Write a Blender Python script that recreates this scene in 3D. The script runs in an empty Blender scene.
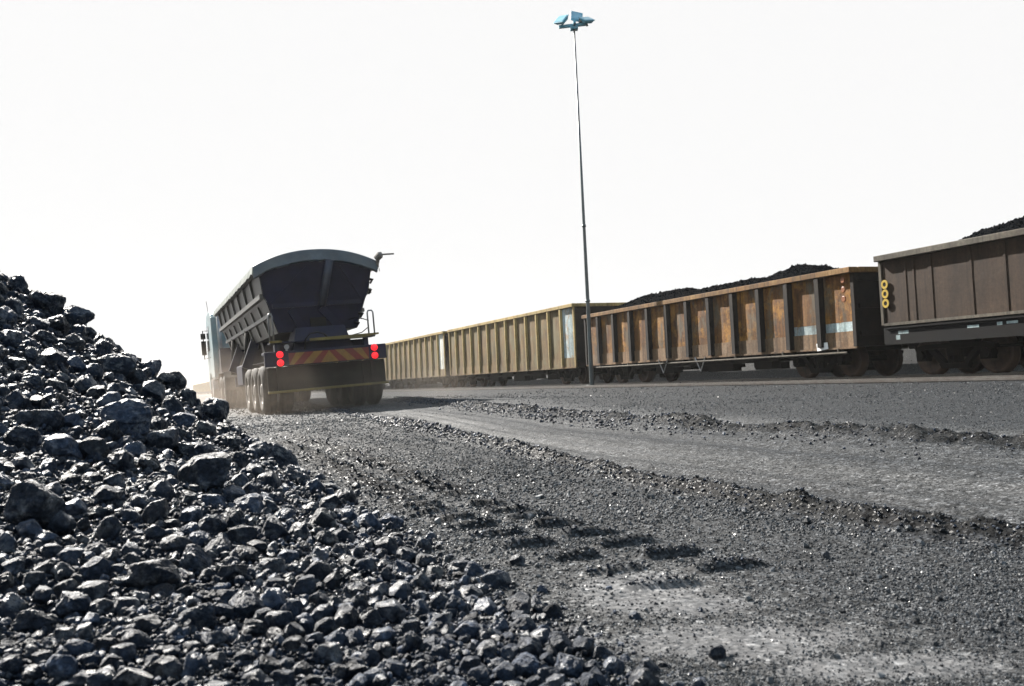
import bpy, math, random
import numpy as np
from mathutils import Vector, Matrix
random.seed(7)
rng = np.random.default_rng(11)
R = math.radians
S = bpy.context.scene
COL = S.collection

# ------------------------------------------------------------------ camera
F = 950.0
CAM = np.array([0.0, 0.0, 0.45])
PITCH, ROLL = math.atan(35.4 / F), R(2.69)
fw = np.array([0, math.cos(PITCH), math.sin(PITCH)])
r0 = np.array([1.0, 0, 0]); u0 = np.array([0, -math.sin(PITCH), math.cos(PITCH)])
CR = math.cos(ROLL) * r0 - math.sin(ROLL) * u0
CU = math.sin(ROLL) * r0 + math.cos(ROLL) * u0

def ray(px, py):
    px = np.asarray(px, float); py = np.asarray(py, float)
    d = fw * F + (px - 512)[..., None] * CR - (py - 343)[..., None] * CU
    return d / d[..., 1:2]                      # scaled so that Y = 1

def at(px, py, Y):
    return CAM + ray(px, py) * Y

def onplane(px, py, z=0.0):
    d = ray(px, py)
    return CAM + d * ((z - CAM[2]) / d[..., 2])[..., None]

def project(p):
    v = np.asarray(p, float) - CAM
    k = F / (v @ fw)
    return 512 + (v @ CR) * k, 343 - (v @ CU) * k

cd = bpy.data.cameras.new('camera'); cam = bpy.data.objects.new('camera', cd); COL.objects.link(cam)
m = Matrix.Identity(4)
for i in range(3):
    m[i][0] = CR[i]; m[i][1] = CU[i]; m[i][2] = -fw[i]; m[i][3] = CAM[i]
cam.matrix_world = m
cd.sensor_width = 36; cd.lens = F / 1024 * 36; cd.clip_start = 0.05; cd.clip_end = 6000
cd.dof.use_dof = True; cd.dof.focus_distance = 7.0; cd.dof.aperture_fstop = 11.0
S.camera = cam

# ------------------------------------------------------------------ directions
tv = ray(143, 395.5); U = np.array([tv[0], tv[1], 0]); U /= np.linalg.norm(U)     # along the train, away
N = np.array([U[1], -U[0], 0])                                                  # to its right
hv = ray(141, 397); HD = np.array([hv[0], hv[1], 0]); HD /= np.linalg.norm(HD)     # truck heading
HN = np.array([HD[1], -HD[0], 0])
RZ_TRAIN = math.atan2(-U[0], U[1]); RZ_TRUCK = math.atan2(-HD[0], HD[1])

# ------------------------------------------------------------------ world, sun
GAIN = 4.6
SUN_AZ = R(-38); SUN_EL = R(36)                  # azimuth measured from +Y, negative = left
w = bpy.data.worlds.new('World'); S.world = w; w.use_nodes = True
nt = w.node_tree; nt.nodes.clear()
sky = nt.nodes.new('ShaderNodeTexSky'); sky.sky_type = 'NISHITA'; sky.sun_disc = False
sky.sun_elevation = SUN_EL; sky.sun_rotation = SUN_AZ
sky.dust_density = 1.0; sky.air_density = 1.0
mx = nt.nodes.new('ShaderNodeMixRGB'); mx.inputs[0].default_value = 0.2
SKYC = 0.94 / GAIN / 0.1
mx.inputs[2].default_value = (SKYC * 0.985, SKYC, SKYC * 1.01, 1)   # thin bright overcast veil
bg = nt.nodes.new('ShaderNodeBackground'); bg.inputs[1].default_value = 0.1
ow = nt.nodes.new('ShaderNodeOutputWorld')
nt.links.new(sky.outputs[0], mx.inputs[1]); dk = nt.nodes.new('ShaderNodeMixRGB'); dk.blend_type = 'DARKEN'; dk.inputs[0].default_value = 1; dk.inputs[2].default_value = (SKYC, SKYC, SKYC, 1)
nt.links.new(mx.outputs[0], dk.inputs[1]); nt.links.new(dk.outputs[0], bg.inputs[0]); nt.links.new(bg.outputs[0], ow.inputs[0])
sl = bpy.data.lights.new('sun', 'SUN'); sl.energy = 4.2; sl.angle = R(0.6); sl.color = (1, 0.95, 0.88)
so = bpy.data.objects.new('sun', sl); COL.objects.link(so)
sd = Vector((math.sin(SUN_AZ) * math.cos(SUN_EL), math.cos(SUN_AZ) * math.cos(SUN_EL), math.sin(SUN_EL)))
so.rotation_euler = sd.to_track_quat('Z', 'Y').to_euler()
so.location = sd * 60
S.view_settings.view_transform = 'Standard'; S.view_settings.look = 'None'
S.view_settings.gamma = 1; S.view_settings.exposure = math.log2(GAIN)
S.cycles.max_bounces = 6; S.cycles.diffuse_bounces = 2; S.cycles.glossy_bounces = 2
S.cycles.transmission_bounces = 2; S.cycles.volume_bounces = 1; S.cycles.transparent_max_bounces = 6
S.cycles.sample_clamp_indirect = 4
S.cycles.volume_step_rate = 2.0; S.cycles.volume_max_steps = 96

# ------------------------------------------------------------------ numpy noise
_T = rng.random((256, 256))
def vnoise(x, y):
    xi = np.floor(x).astype(int); yi = np.floor(y).astype(int)
    fx = x - xi; fy = y - yi
    fx = fx * fx * (3 - 2 * fx); fy = fy * fy * (3 - 2 * fy)
    a = _T[xi & 255, yi & 255]; b = _T[(xi + 1) & 255, yi & 255]
    c = _T[xi & 255, (yi + 1) & 255]; d = _T[(xi + 1) & 255, (yi + 1) & 255]
    return (a * (1 - fx) + b * fx) * (1 - fy) + (c * (1 - fx) + d * fx) * fy
def fbm(x, y, o=4):
    s = 0; a = 0.5
    for k in range(o):
        s = s + a * vnoise(x * 2 ** k + 17.3 * k, y * 2 ** k + 5.1 * k); a *= 0.5
    return s - 0.47
def sstep(a, b, x):
    t = np.clip((x - a) / (b - a), 0, 1); return t * t * (3 - 2 * t)

# ------------------------------------------------------------------ materials
def mat(name):
    M = bpy.data.materials.new(name); M.use_nodes = True
    t = M.node_tree; return M, t, t.nodes['Principled BSDF']
def node(t, k, **kw):
    n = t.nodes.new(k)
    for a, b in kw.items(): setattr(n, a, b)
    return n
def noise_node(t, scale, detail=4, rough=0.6, coord='Object', stretch=None):
    tc = node(t, 'ShaderNodeTexCoord'); n = node(t, 'ShaderNodeTexNoise')
    n.inputs['Scale'].default_value = scale; n.inputs['Detail'].default_value = detail
    n.inputs['Roughness'].default_value = rough
    src = tc.outputs[coord]
    if stretch:
        mp = node(t, 'ShaderNodeMapping'); mp.inputs['Scale'].default_value = stretch
        t.links.new(src, mp.inputs[0]); src = mp.outputs[0]
    t.links.new(src, n.inputs['Vector']); return n
def ramp(t, fac, stops):
    r = node(t, 'ShaderNodeValToRGB'); e = r.color_ramp.elements
    while len(e) < len(stops): e.new(0.5)
    for k, (p, c) in enumerate(stops):
        e[k].position = p; e[k].color = (c[0], c[1], c[2], 1) if hasattr(c, '__len__') else (c, c, c, 1)
    t.links.new(fac, r.inputs[0]); return r
def mixc(t, fac, a, b, mode='MIX'):
    n = node(t, 'ShaderNodeMixRGB', blend_type=mode)
    for k, v in ((0, fac), (1, a), (2, b)):
        if hasattr(v, 'is_linked'): t.links.new(v, n.inputs[k])
        else: n.inputs[k].default_value = v if k == 0 else (*v, 1)
    return n
def bump(t, b, h, strength, dist):
    n = node(t, 'ShaderNodeBump'); n.inputs['Strength'].default_value = strength; n.inputs['Distance'].default_value = dist
    t.links.new(h, n.inputs['Height']); t.links.new(n.outputs[0], b.inputs['Normal'])
def simple(name, col, rough=0.6, metal=0.0, var=0.35, scale=4.0, dirt=None, dirt_amt=0.5, stretch=None, spec=0.4, bmp=0.15):
    M, t, b = mat(name)
    n = noise_node(t, scale, 6, 0.65, stretch=stretch)
    lo = [c * (1 - var) for c in col]; hi = [min(1, c * (1 + var)) for c in col]
    c = ramp(t, n.outputs[0], [(0.3, lo), (0.7, hi)]).outputs[0]
    if dirt:
        n2 = noise_node(t, scale * 0.45, 5, 0.7)
        f = ramp(t, n2.outputs[0], [(0.42, 0.0), (0.68, dirt_amt)])
        c = mixc(t, f.outputs[0], c, dirt).outputs[0]
    t.links.new(c, b.inputs['Base Color'])
    b.inputs['Roughness'].default_value = rough; b.inputs['Metallic'].default_value = metal
    b.inputs['Specular IOR Level'].default_value = spec
    if bmp: bump(t, b, n.outputs[0], bmp, 0.01)
    return M

def shiny(t, b, fac, lo, hi, rlo, rhi):
    """fac 0..1 picks dull or glassy spots"""
    for sock, a, c in (('Specular IOR Level', lo, hi), ('Roughness', rlo, rhi)):
        mr = node(t, 'ShaderNodeMapRange'); mr.inputs[3].default_value = a; mr.inputs[4].default_value = c
        t.links.new(fac, mr.inputs[0]); t.links.new(mr.outputs[0], b.inputs[sock])
def facets(t, b, scale, amount, pos, bump_out=None):
    """every grain tilts its own way"""
    vo = node(t, 'ShaderNodeTexVoronoi'); vo.inputs['Scale'].default_value = scale; t.links.new(pos, vo.inputs['Vector'])
    sb = node(t, 'ShaderNodeVectorMath', operation='SUBTRACT'); sb.inputs[1].default_value = (.5, .5, .5); t.links.new(vo.outputs['Color'], sb.inputs[0])
    sc = node(t, 'ShaderNodeVectorMath', operation='SCALE'); sc.inputs['Scale'].default_value = amount; t.links.new(sb.outputs[0], sc.inputs[0])
    ad = node(t, 'ShaderNodeVectorMath', operation='ADD'); t.links.new(sc.outputs[0], ad.inputs[0])
    if bump_out is None:
        g = node(t, 'ShaderNodeNewGeometry'); bump_out = g.outputs['Normal']
    t.links.new(bump_out, ad.inputs[1])
    nm = node(t, 'ShaderNodeVectorMath', operation='NORMALIZE'); t.links.new(ad.outputs[0], nm.inputs[0])
    t.links.new(nm.outputs[0], b.inputs['Normal']); return vo
def posnoise(t, pos, sc, d=5, r=.65):
    n = node(t, 'ShaderNodeTexNoise'); n.inputs['Scale'].default_value = sc; n.inputs['Detail'].default_value = d; n.inputs['Roughness'].default_value = r
    t.links.new(pos, n.inputs['Vector']); return n
def coal_mat():
    M, t, b = mat('coal')
    geo = node(t, 'ShaderNodeNewGeometry'); pos = geo.outputs['Position']
    pn = posnoise(t, pos, 60, 7, .72); big = posnoise(t, pos, 11, 4)
    c = ramp(t, pn.outputs[0], [(0.32, (0.0048, 0.0078, 0.0142)), (0.56, (0.0138, 0.0208, 0.0355)), (0.78, (0.078, 0.099, 0.145))])
    oi = node(t, 'ShaderNodeObjectInfo')
    sm_ = node(t, 'ShaderNodeMath', operation='ADD'); t.links.new(geo.outputs['Random Per Island'], sm_.inputs[0]); t.links.new(oi.outputs['Random'], sm_.inputs[1])
    fr = node(t, 'ShaderNodeMath', operation='FRACT'); t.links.new(sm_.outputs[0], fr.inputs[0])
    isl = ramp(t, fr.outputs[0], [(0.0, 0.38), (0.75, 1.0), (1.0, 2.0)])
    c2 = mixc(t, 1.0, c.outputs[0], isl.outputs[0], 'MULTIPLY')
    dust = ramp(t, big.outputs[0], [(0.52, 0.0), (0.75, 0.4)])
    c3 = mixc(t, dust.outputs[0], c2.outputs[0], (0.04, 0.047, 0.058))
    t.links.new(c3.outputs[0], b.inputs['Base Color'])
    sp_ = ramp(t, posnoise(t, pos, 26, 4, .7).outputs[0], [(0.5, 0.0), (0.68, 1.0)])
    shiny(t, b, sp_.outputs[0], 0.12, 0.95, 0.5, 0.27)
    bp = node(t, 'ShaderNodeBump'); bp.inputs['Strength'].default_value = 0.8; bp.inputs['Distance'].default_value = 0.012
    t.links.new(pn.outputs[0], bp.inputs['Height'])
    facets(t, b, 130, 0.55, pos, bp.outputs[0])
    return M

def gravel_mat():
    M, t, b = mat('gravel_stone')
    geo = node(t, 'ShaderNodeNewGeometry')
    c = ramp(t, geo.outputs['Random Per Island'], [(0.0, (0.01204, 0.01333, 0.01548)), (0.5, (0.0344, 0.03724, 0.04128)), (0.88, (0.0731, 0.0774, 0.08342)), (1.0, (0.1634, 0.1677, 0.1746))])
    t.links.new(c.outputs[0], b.inputs['Base Color'])
    f = ramp(t, geo.outputs['Random Per Island'], [(0.42, 0.0), (0.43, 1.0), (0.47, 1.0), (0.48, 0.0)])
    shiny(t, b, f.outputs[0], 0.12, 0.5, 0.6, 0.36)
    return M

def ground_mat(name):
    M, t, b = mat(name)
    geo = node(t, 'ShaderNodeNewGeometry'); pos = geo.outputs['Position']
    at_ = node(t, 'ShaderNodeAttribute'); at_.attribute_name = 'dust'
    fine = posnoise(t, pos, 90, 8, .8); med = posnoise(t, pos, 4, 6, .7); lar = posnoise(t, pos, 0.7, 4)
    g = ramp(t, fine.outputs[0], [(0.32, (0.01595, 0.01769, 0.0203)), (0.55, (0.03335, 0.03625, 0.0406)), (0.75, (0.0667, 0.07105, 0.0783))])
    d = ramp(t, fine.outputs[0], [(0.3, (0.05658, 0.05796, 0.05934)), (0.6, (0.08556, 0.08625, 0.08763)), (0.8, (0.1242, 0.1242, 0.1249))])
    mm = node(t, 'ShaderNodeMath', operation='MULTIPLY_ADD'); mm.inputs[1].default_value = 0.9; mm.inputs[2].default_value = -0.45
    t.links.new(med.outputs[0], mm.inputs[0])
    ad = node(t, 'ShaderNodeMath', operation='ADD', use_clamp=True)
    t.links.new(mm.outputs[0], ad.inputs[0]); t.links.new(at_.outputs['Fac'], ad.inputs[1])
    c = mixc(t, ad.outputs[0], g.outputs[0], d.outputs[0]).outputs[0]
    v = ramp(t, lar.outputs[0], [(0.3, 0.85), (0.7, 1.12)]); c = mixc(t, 1.0, c, v.outputs[0], 'MULTIPLY').outputs[0]
    for sc, lo, hi in ((150, .3, 2.0), (60, .45, 1.75), (24, .7, 1.3)):
        vo = node(t, 'ShaderNodeTexVoronoi'); vo.inputs['Scale'].default_value = sc; t.links.new(pos, vo.inputs['Vector'])
        sr = node(t, 'ShaderNodeSeparateColor'); t.links.new(vo.outputs['Color'], sr.inputs[0])
        rr = ramp(t, sr.outputs[0], [(0.0, lo), (0.8, 1.0), (1.0, hi)]); c = mixc(t, 1.0, c, rr.outputs[0], 'MULTIPLY').outputs[0]
        if sc == 150: glint = ramp(t, sr.outputs[1], [(0.9, 0.0), (0.93, 1.0)])
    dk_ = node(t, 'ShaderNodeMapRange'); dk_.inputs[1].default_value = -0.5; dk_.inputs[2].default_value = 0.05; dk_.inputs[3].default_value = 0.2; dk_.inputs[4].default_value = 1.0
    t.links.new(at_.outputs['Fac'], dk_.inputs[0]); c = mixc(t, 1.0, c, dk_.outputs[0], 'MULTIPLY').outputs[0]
    pw_ = node(t, 'ShaderNodeMapRange'); pw_.inputs[1].default_value = 0.9; pw_.inputs[2].default_value = 1.5; pw_.inputs[4].default_value = 0.38; t.links.new(at_.outputs['Fac'], pw_.inputs[0]); c = mixc(t, pw_.outputs[0], c, (0.135, 0.135, 0.14)).outputs[0]     # pale powder; the multiply above darkens slack and painted shade on ridges
    t.links.new(c, b.inputs['Base Color'])
    shiny(t, b, glint.outputs[0], 0.08, 0.35, 0.8, 0.45)
    bp = node(t, 'ShaderNodeBump'); bp.inputs['Strength'].default_value = 0.5; bp.inputs['Distance'].default_value = 0.006
    t.links.new(fine.outputs[0], bp.inputs['Height'])
    facets(t, b, 110, 0.6, pos, bp.outputs[0])
    return M

def rust_mat(name, base, light, dark, tint, tint_amt, rough=0.75, old=None):
    """weathered painted steel: streaks run down, rust blotches, some old paint left"""
    M, t, b = mat(name)
    st = noise_node(t, 1.0, 7, 0.7, stretch=(4.2, 4.2, 0.5)); bl = noise_node(t, 1.7, 8, 0.75); fi = noise_node(t, 16, 6, 0.75); pa = noise_node(t, 0.62, 5, 0.6); gr = noise_node(t, 1.3, 6, 0.7, stretch=(6, 6, .25))
    c = ramp(t, st.outputs[0], [(0.34, dark), (0.5, base), (0.66, light)])
    f = ramp(t, bl.outputs[0], [(0.50, 0.0), (0.60, tint_amt)])
    c2 = mixc(t, f.outputs[0], c.outputs[0], tint)
    v = ramp(t, fi.outputs[0], [(0.3, 0.6), (0.7, 1.3)])
    c3 = mixc(t, 1.0, c2.outputs[0], v.outputs[0], 'MULTIPLY')
    p = ramp(t, pa.outputs[0], [(0.35, 0.62), (0.65, 1.3)])
    c4 = mixc(t, 1.0, c3.outputs[0], p.outputs[0], 'MULTIPLY')
    g = ramp(t, gr.outputs[0], [(0.52, 0.0), (0.68, 0.7)])
    c5 = mixc(t, g.outputs[0], c4.outputs[0], tuple(x * 0.35 for x in dark))
    if old:                                              # patches of worn paint between the rust
        op = noise_node(t, 0.9, 7, 0.7, stretch=(1.6, 1.6, .8)); f2 = ramp(t, op.outputs[0], [(0.50, 0.0), (0.60, 0.65)]); c5 = mixc(t, f2.outputs[0], c5.outputs[0], old)
    t.links.new(c5.outputs[0], b.inputs['Base Color'])
    b.inputs['Roughness'].default_value = rough; b.inputs['Specular IOR Level'].default_value = 0.2
    bump(t, b, bl.outputs[0], 0.35, 0.03)
    return M

def emit(name, col, s):
    M, t, b = mat(name)
    b.inputs['Base Color'].default_value = (*col, 1); b.inputs['Emission Color'].default_value = (*col, 1)
    b.inputs['Emission Strength'].default_value = s; b.inputs['Roughness'].default_value = 0.3
    return M

MT = {}
MT['coal'] = coal_mat()
MT['gravel'] = gravel_mat()
MT['coal_fine'] = simple('fine_coal', (0.00315, 0.0036, 0.004275), 0.9, 0, 0.6, 25, spec=0.0, bmp=0.6)
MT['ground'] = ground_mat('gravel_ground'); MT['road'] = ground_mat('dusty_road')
MT['rust'] = rust_mat('rusty_brown_steel', (0.1124, 0.04768, 0.01206), (0.1873, 0.08969, 0.02394), (0.05618, 0.02366, 0.007075), (0.282, 0.1323, 0.021), 0.85, old=(0.09, 0.0828, 0.0609))
MT['rust_rib_shaded'] = rust_mat('rusty_rib_steel_shaded', (0.007882, 0.004551, 0.00273), (0.01334, 0.008491, 0.004851), (0.004247, 0.00273, 0.001819), (0.01334, 0.00728, 0.003032), 0.6)  # rust darkened so the ribs hold their shade in the colour
MT['rust_rail'] = rust_mat('rusty_orange_rail', (0.1431, 0.07594, 0.02409), (0.186, 0.1105, 0.04017), (0.07153, 0.03452, 0.01338), (0.1502, 0.06904, 0.01875), 0.6)
MT['tan'] = rust_mat('faded_tan_steel', (0.1252, 0.07595, 0.02898), (0.1633, 0.1094, 0.04444), (0.07996, 0.04402, 0.01642), (0.1183, 0.1032, 0.05217), 0.65, old=(0.1165, 0.103, 0.0578))
MT['tan_rib_sunlit'] = rust_mat('faded_tan_rib_sunlit', (0.3062, 0.2274, 0.0918), (0.3552, 0.2773, 0.1212), (0.2021, 0.1387, 0.05142), (0.2696, 0.1664, 0.05142), 0.6)  # paler than the panels: sun caught by the ribs, put into the colour
MT['brown'] = rust_mat('dark_brown_steel', (0.02827, 0.01578, 0.00869), (0.03846, 0.02264, 0.01289), (0.01923, 0.01076, 0.005884), (0.0328, 0.01948, 0.01121), 0.5)
MT['brown_rail'] = rust_mat('dusty_grey_rail', (0.07344, 0.06426, 0.05049), (0.0918, 0.08109, 0.06426), (0.05202, 0.04437, 0.03366), (0.0612, 0.0459, 0.0306), 0.5)
MT['paint_blue'] = rust_mat('worn_pale_blue_paint', (0.2604, 0.3224, 0.3348), (0.3596, 0.4092, 0.4092), (0.1736, 0.2232, 0.2232), (0.2232, 0.1364, 0.062), 0.75)
MT['paint_white'] = rust_mat('worn_white_paint', (0.434, 0.448, 0.42), (0.518, 0.532, 0.518), (0.336, 0.322, 0.28), (0.35, 0.266, 0.154), 0.4)
MT['solebar'] = simple('blue_black_steel', (0.001536, 0.001944, 0.00297), 0.6, 0, 0.5, 3, (0.00432, 0.00324, 0.00264), 0.6, spec=0.1)
MT['under'] = simple('grimy_underframe', (0.005557, 0.004445, 0.00381), 0.75, 0, 0.5, 5, (0.01111, 0.007146, 0.00508), 0.6, spec=0.12)
MT['wheel'] = simple('rusty_wheel_steel', (0.04248, 0.02678, 0.01999), 0.6, 0.2, 0.5, 6, (0.08497, 0.0482, 0.03142), 0.6)
MT['dark_end'] = simple('dark_end_steel', (0.0126, 0.01008, 0.008505), 0.8, 0, 0.4, 3, (0.02835, 0.01733, 0.01103), 0.5, spec=0.12)  # ends coloured darker than the side plates
MT['rail'] = simple('worn_rail_steel', (0.168, 0.1575, 0.147), 0.38, 0.7, 0.2, 8, (0.084, 0.0525, 0.03675), 0.4)
MT['yellow'] = simple('yellow_paint', (0.3329, 0.2173, 0.01387), 0.5, 0, 0.15, 10)
MT['orange'] = simple('orange_lens', (0.1694, 0.04928, 0.00924), 0.5, 0, 0.3, 10)
MT['pole'] = simple('galvanised_steel', (0.088, 0.1034, 0.1078), 0.45, 0.5, 0.25, 2, (0.0484, 0.044, 0.0352), 0.6)
MT['lamp'] = simple('teal_lamp_housing', (0.085, 0.30, 0.40), 0.4, 0.0, 0.25, 3)
MT['lampglass'] = simple('floodlight_glass', (0.20, 0.42, 0.52), 0.12, 0.0, 0.15, 6, spec=0.8)
MT['tk_body'] = simple('grimy_blue_black_steel', (0.007921, 0.009302, 0.02732), 0.55, 0, 0.5, 2.4, (0.02122, 0.0186, 0.02732), 0.55, spec=0.2)
MT['tk_side'] = simple('dusty_bucket_side', (0.006168, 0.005361, 0.00429), 0.5, 0.25, 0.5, 2.0, (0.0118, 0.01019, 0.008046), 0.7, stretch=(1, .5, 1))
MT['tk_rail'] = simple('dusty_bucket_rail', (0.09504, 0.09306, 0.08316), 0.45, 0.3, 0.3, 2.5, (0.05148, 0.04356, 0.03564), 0.6)
MT['tarp'] = simple('slate_blue_tarpaulin', (0.07875, 0.1013, 0.1237), 0.6, 0, 0.3, 3, (0.1275, 0.135, 0.1275), 0.6)
MT['strut'] = simple('grimy_blue_tube', (0.022, 0.026, 0.042), 0.5, 0, 0.4, 4, (0.04, 0.036, 0.034), 0.5)
MT['tarp_edge'] = simple('pale_tarpaulin_hem', (0.195, 0.2145, 0.195), 0.6, 0, 0.3, 6, (0.091, 0.0975, 0.0845), 0.6)
MT['black'] = simple('grimy_black_rubber', (0.0112, 0.0104, 0.01), 0.8, 0, 0.4, 5, (0.03, 0.0248, 0.02), 0.6, spec=0.12)
MT['tyre'] = simple('dusty_tyre', (0.0182, 0.01638, 0.01456), 0.85, 0, 0.5, 3, (0.091, 0.0728, 0.0546), 0.75)
MT['hub'] = simple('dusty_hub_steel', (0.154, 0.14, 0.126), 0.55, 0.4, 0.3, 6)
MT['cab'] = simple('pale_teal_cab_paint', (0.195, 0.286, 0.3055), 0.35, 0, 0.15, 2, (0.182, 0.169, 0.143), 0.5)
MT['glass'] = simple('dark_cab_glass', (0.03, 0.045, 0.05), 0.1, 0, 0.1, 2, spec=0.8)
MT['chev_y'] = simple('dusty_yellow_stripe', (0.2356, 0.1157, 0.01714), 0.6, 0, 0.25, 5, (0.08568, 0.05998, 0.03427), 0.5)
MT['chev_r'] = simple('dusty_red_stripe', (0.1621, 0.01418, 0.0081), 0.6, 0, 0.25, 5, (0.0972, 0.03645, 0.0243), 0.5)
MT['dustyyellow'] = simple('dusty_yellow_steel', (0.1512, 0.1116, 0.0216), 0.6, 0, 0.3, 4, (0.0792, 0.0612, 0.036), 0.6)
MT['silver'] = simple('bare_steel_tube', (0.24, 0.24, 0.24), 0.4, 0.6, 0.2, 4)
MT['red'] = emit('lit_red_lens', (1.0, 0.012, 0.02), 0.3)
MT['leaf'] = simple('hazy_leaves', (0.07, 0.1, 0.05), 0.8, 0, 0.3, 0.7)
MT['bark'] = simple('bark', (0.1, 0.08, 0.06), 0.9)
MT['paper'] = simple('white_card', (0.75, 0.75, 0.74), 0.7, 0, 0.05)

# ------------------------------------------------------------------ mesh builder
class MB:
    def __init__(s): s.v = []; s.f = []; s.m = []
    def add(s, vs, fs, mi=0):
        o = len(s.v); s.v += [tuple(map(float, p)) for p in vs]
        s.f += [tuple(i + o for i in f) for f in fs]; s.m += [mi] * len(fs)
    def box(s, x0, x1, y0, y1, z0, z1, mi=0):
        s.hexa([(x0, y0, z0), (x1, y0, z0), (x1, y1, z0), (x0, y1, z0), (x0, y0, z1), (x1, y0, z1), (x1, y1, z1), (x0, y1, z1)], mi)
    def hexa(s, p, mi=0):
        s.add(p, [(0, 3, 2, 1), (4, 5, 6, 7), (0, 1, 5, 4), (1, 2, 6, 5), (2, 3, 7, 6), (3, 0, 4, 7)], mi)
    def bar(s, a, b, wd, th, up=(0, 0, 1), mi=0):
        a = Vector(a); b = Vector(b); d = (b - a).normalized(); up = Vector(up)
        sx = d.cross(up)
        if sx.length < 1e-4: sx = d.cross(Vector((1, 0, 0)))
        sx.normalize(); uz = sx.cross(d)
        q = []
        for c in (a, b):
            for i, j in ((-1, -1), (1, -1), (1, 1), (-1, 1)): q.append(c + sx * i * wd / 2 + uz * j * th / 2)
        s.add(q, [(3, 2, 1, 0), (4, 5, 6, 7), (0, 1, 5, 4), (1, 2, 6, 5), (2, 3, 7, 6), (3, 0, 4, 7)], mi)
    def tube(s, pts, r, n=8, mi=0, cap=True):
        P = [Vector(p) for p in pts]; rr = r if hasattr(r, '__len__') else [r] * len(P)
        vs = []; prev = None
        for i, p in enumerate(P):
            d = (P[min(i + 1, len(P) - 1)] - P[max(i - 1, 0)]).normalized()
            a = prev if prev is not None else (Vector((0, 0, 1)) if abs(d.z) < .9 else Vector((1, 0, 0)))
            x = (a - d * a.dot(d)).normalized(); prev = x; y = d.cross(x)
            for k in range(n):
                t = 2 * math.pi * k / n; vs.append(p + (x * math.cos(t) + y * math.sin(t)) * rr[i])
        fs = [(i * n + k, i * n + (k + 1) % n, (i + 1) * n + (k + 1) % n, (i + 1) * n + k) for i in range(len(P) - 1) for k in range(n)]
        if cap: fs += [tuple(reversed(range(n))), tuple(range((len(P) - 1) * n, len(P) * n))]
        s.add(vs, fs, mi)
    def lathe_x(s, c, prof, n=28, mi=0):
        """prof: list of (x offset, radius) spun round the x axis through c"""
        vs = []
        for (x, r) in prof:
            for k in range(n):
                t = 2 * math.pi * k / n; vs.append((c[0] + x, c[1] + r * math.cos(t), c[2] + r * math.sin(t)))
        fs = [(i * n + k, i * n + (k + 1) % n, (i + 1) * n + (k + 1) % n, (i + 1) * n + k) for i in range(len(prof) - 1) for k in range(n)]
        fs += [tuple(reversed(range(n))), tuple(range((len(prof) - 1) * n, len(prof) * n))]
        s.add(vs, fs, mi)
    def prism(s, A, B, mi=0):
        n = len(A); s.add(list(A) + list(B), [tuple(reversed(range(n))), tuple(range(n, 2 * n))] + [(k, (k + 1) % n, n + (k + 1) % n, n + k) for k in range(n)], mi)
    def mesh(s, name, mats, smooth=False):
        me = bpy.data.meshes.new(name); me.from_pydata(s.v, [], s.f)
        for q in (mats if isinstance(mats, (list, tuple)) else [mats]): me.materials.append(MT[q])
        me.polygons.foreach_set('material_index', s.m)
        if smooth: me.polygons.foreach_set('use_smooth', [True] * len(s.f))
        me.update(); import bmesh
        b = bmesh.new(); b.from_mesh(me); bmesh.ops.recalc_face_normals(b, faces=b.faces); b.to_mesh(me); b.free()
        return me
    def build(s, name, mats, parent=None, smooth=False, bevel=0):
        o = bpy.data.objects.new(name, s.mesh(name, mats, smooth)); COL.objects.link(o)
        if parent: o.parent = parent
        if bevel:
            bv = o.modifiers.new('edge', 'BEVEL'); bv.width = bevel; bv.segments = 2; bv.limit_method = 'ANGLE'; bv.angle_limit = R(40)
        return o
def tag(o, label=None, cat=None, group=None, kind=None):
    for k, v in (('label', label), ('category', cat), ('group', group), ('kind', kind)):
        if v: o[k] = v
    return o
def empty(name, loc, rz=0, **kw):
    o = bpy.data.objects.new(name, None); COL.objects.link(o); o.location = loc; o.rotation_euler = (0, 0, rz)
    return tag(o, **kw)
def link(name, me, parent=None, loc=(0, 0, 0)):
    o = bpy.data.objects.new(name, me); COL.objects.link(o); o.location = loc
    if parent: o.parent = parent
    return o
def npmesh(name, V, Fc, mi='coal', smooth=False):
    """triangles from numpy arrays"""
    me = bpy.data.meshes.new(name)
    me.vertices.add(len(V)); me.vertices.foreach_set('co', V.astype(np.float32).ravel())
    me.loops.add(Fc.size); me.loops.foreach_set('vertex_index', Fc.astype(np.int32).ravel())
    k = Fc.shape[1]
    me.polygons.add(len(Fc)); me.polygons.foreach_set('loop_start', np.arange(0, Fc.size, k, dtype=np.int32))
    me.polygons.foreach_set('use_smooth', np.full(len(Fc), smooth))
    me.update(calc_edges=True); me.validate(); me.materials.append(MT[mi])
    return me

# ------------------------------------------------------------------ terrain
TR_REAR = at(331.5, 409.5, 19.2)                    # ground under the middle of the truck's rear
TR0 = np.array([TR_REAR[0], TR_REAR[1], 0])
BANK = R(2.6)
NEAR_SIDE = 15.4                                    # perpendicular distance of the wagons' near side
TRACK = NEAR_SIDE + 1.35
SIDING = 13.05

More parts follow.
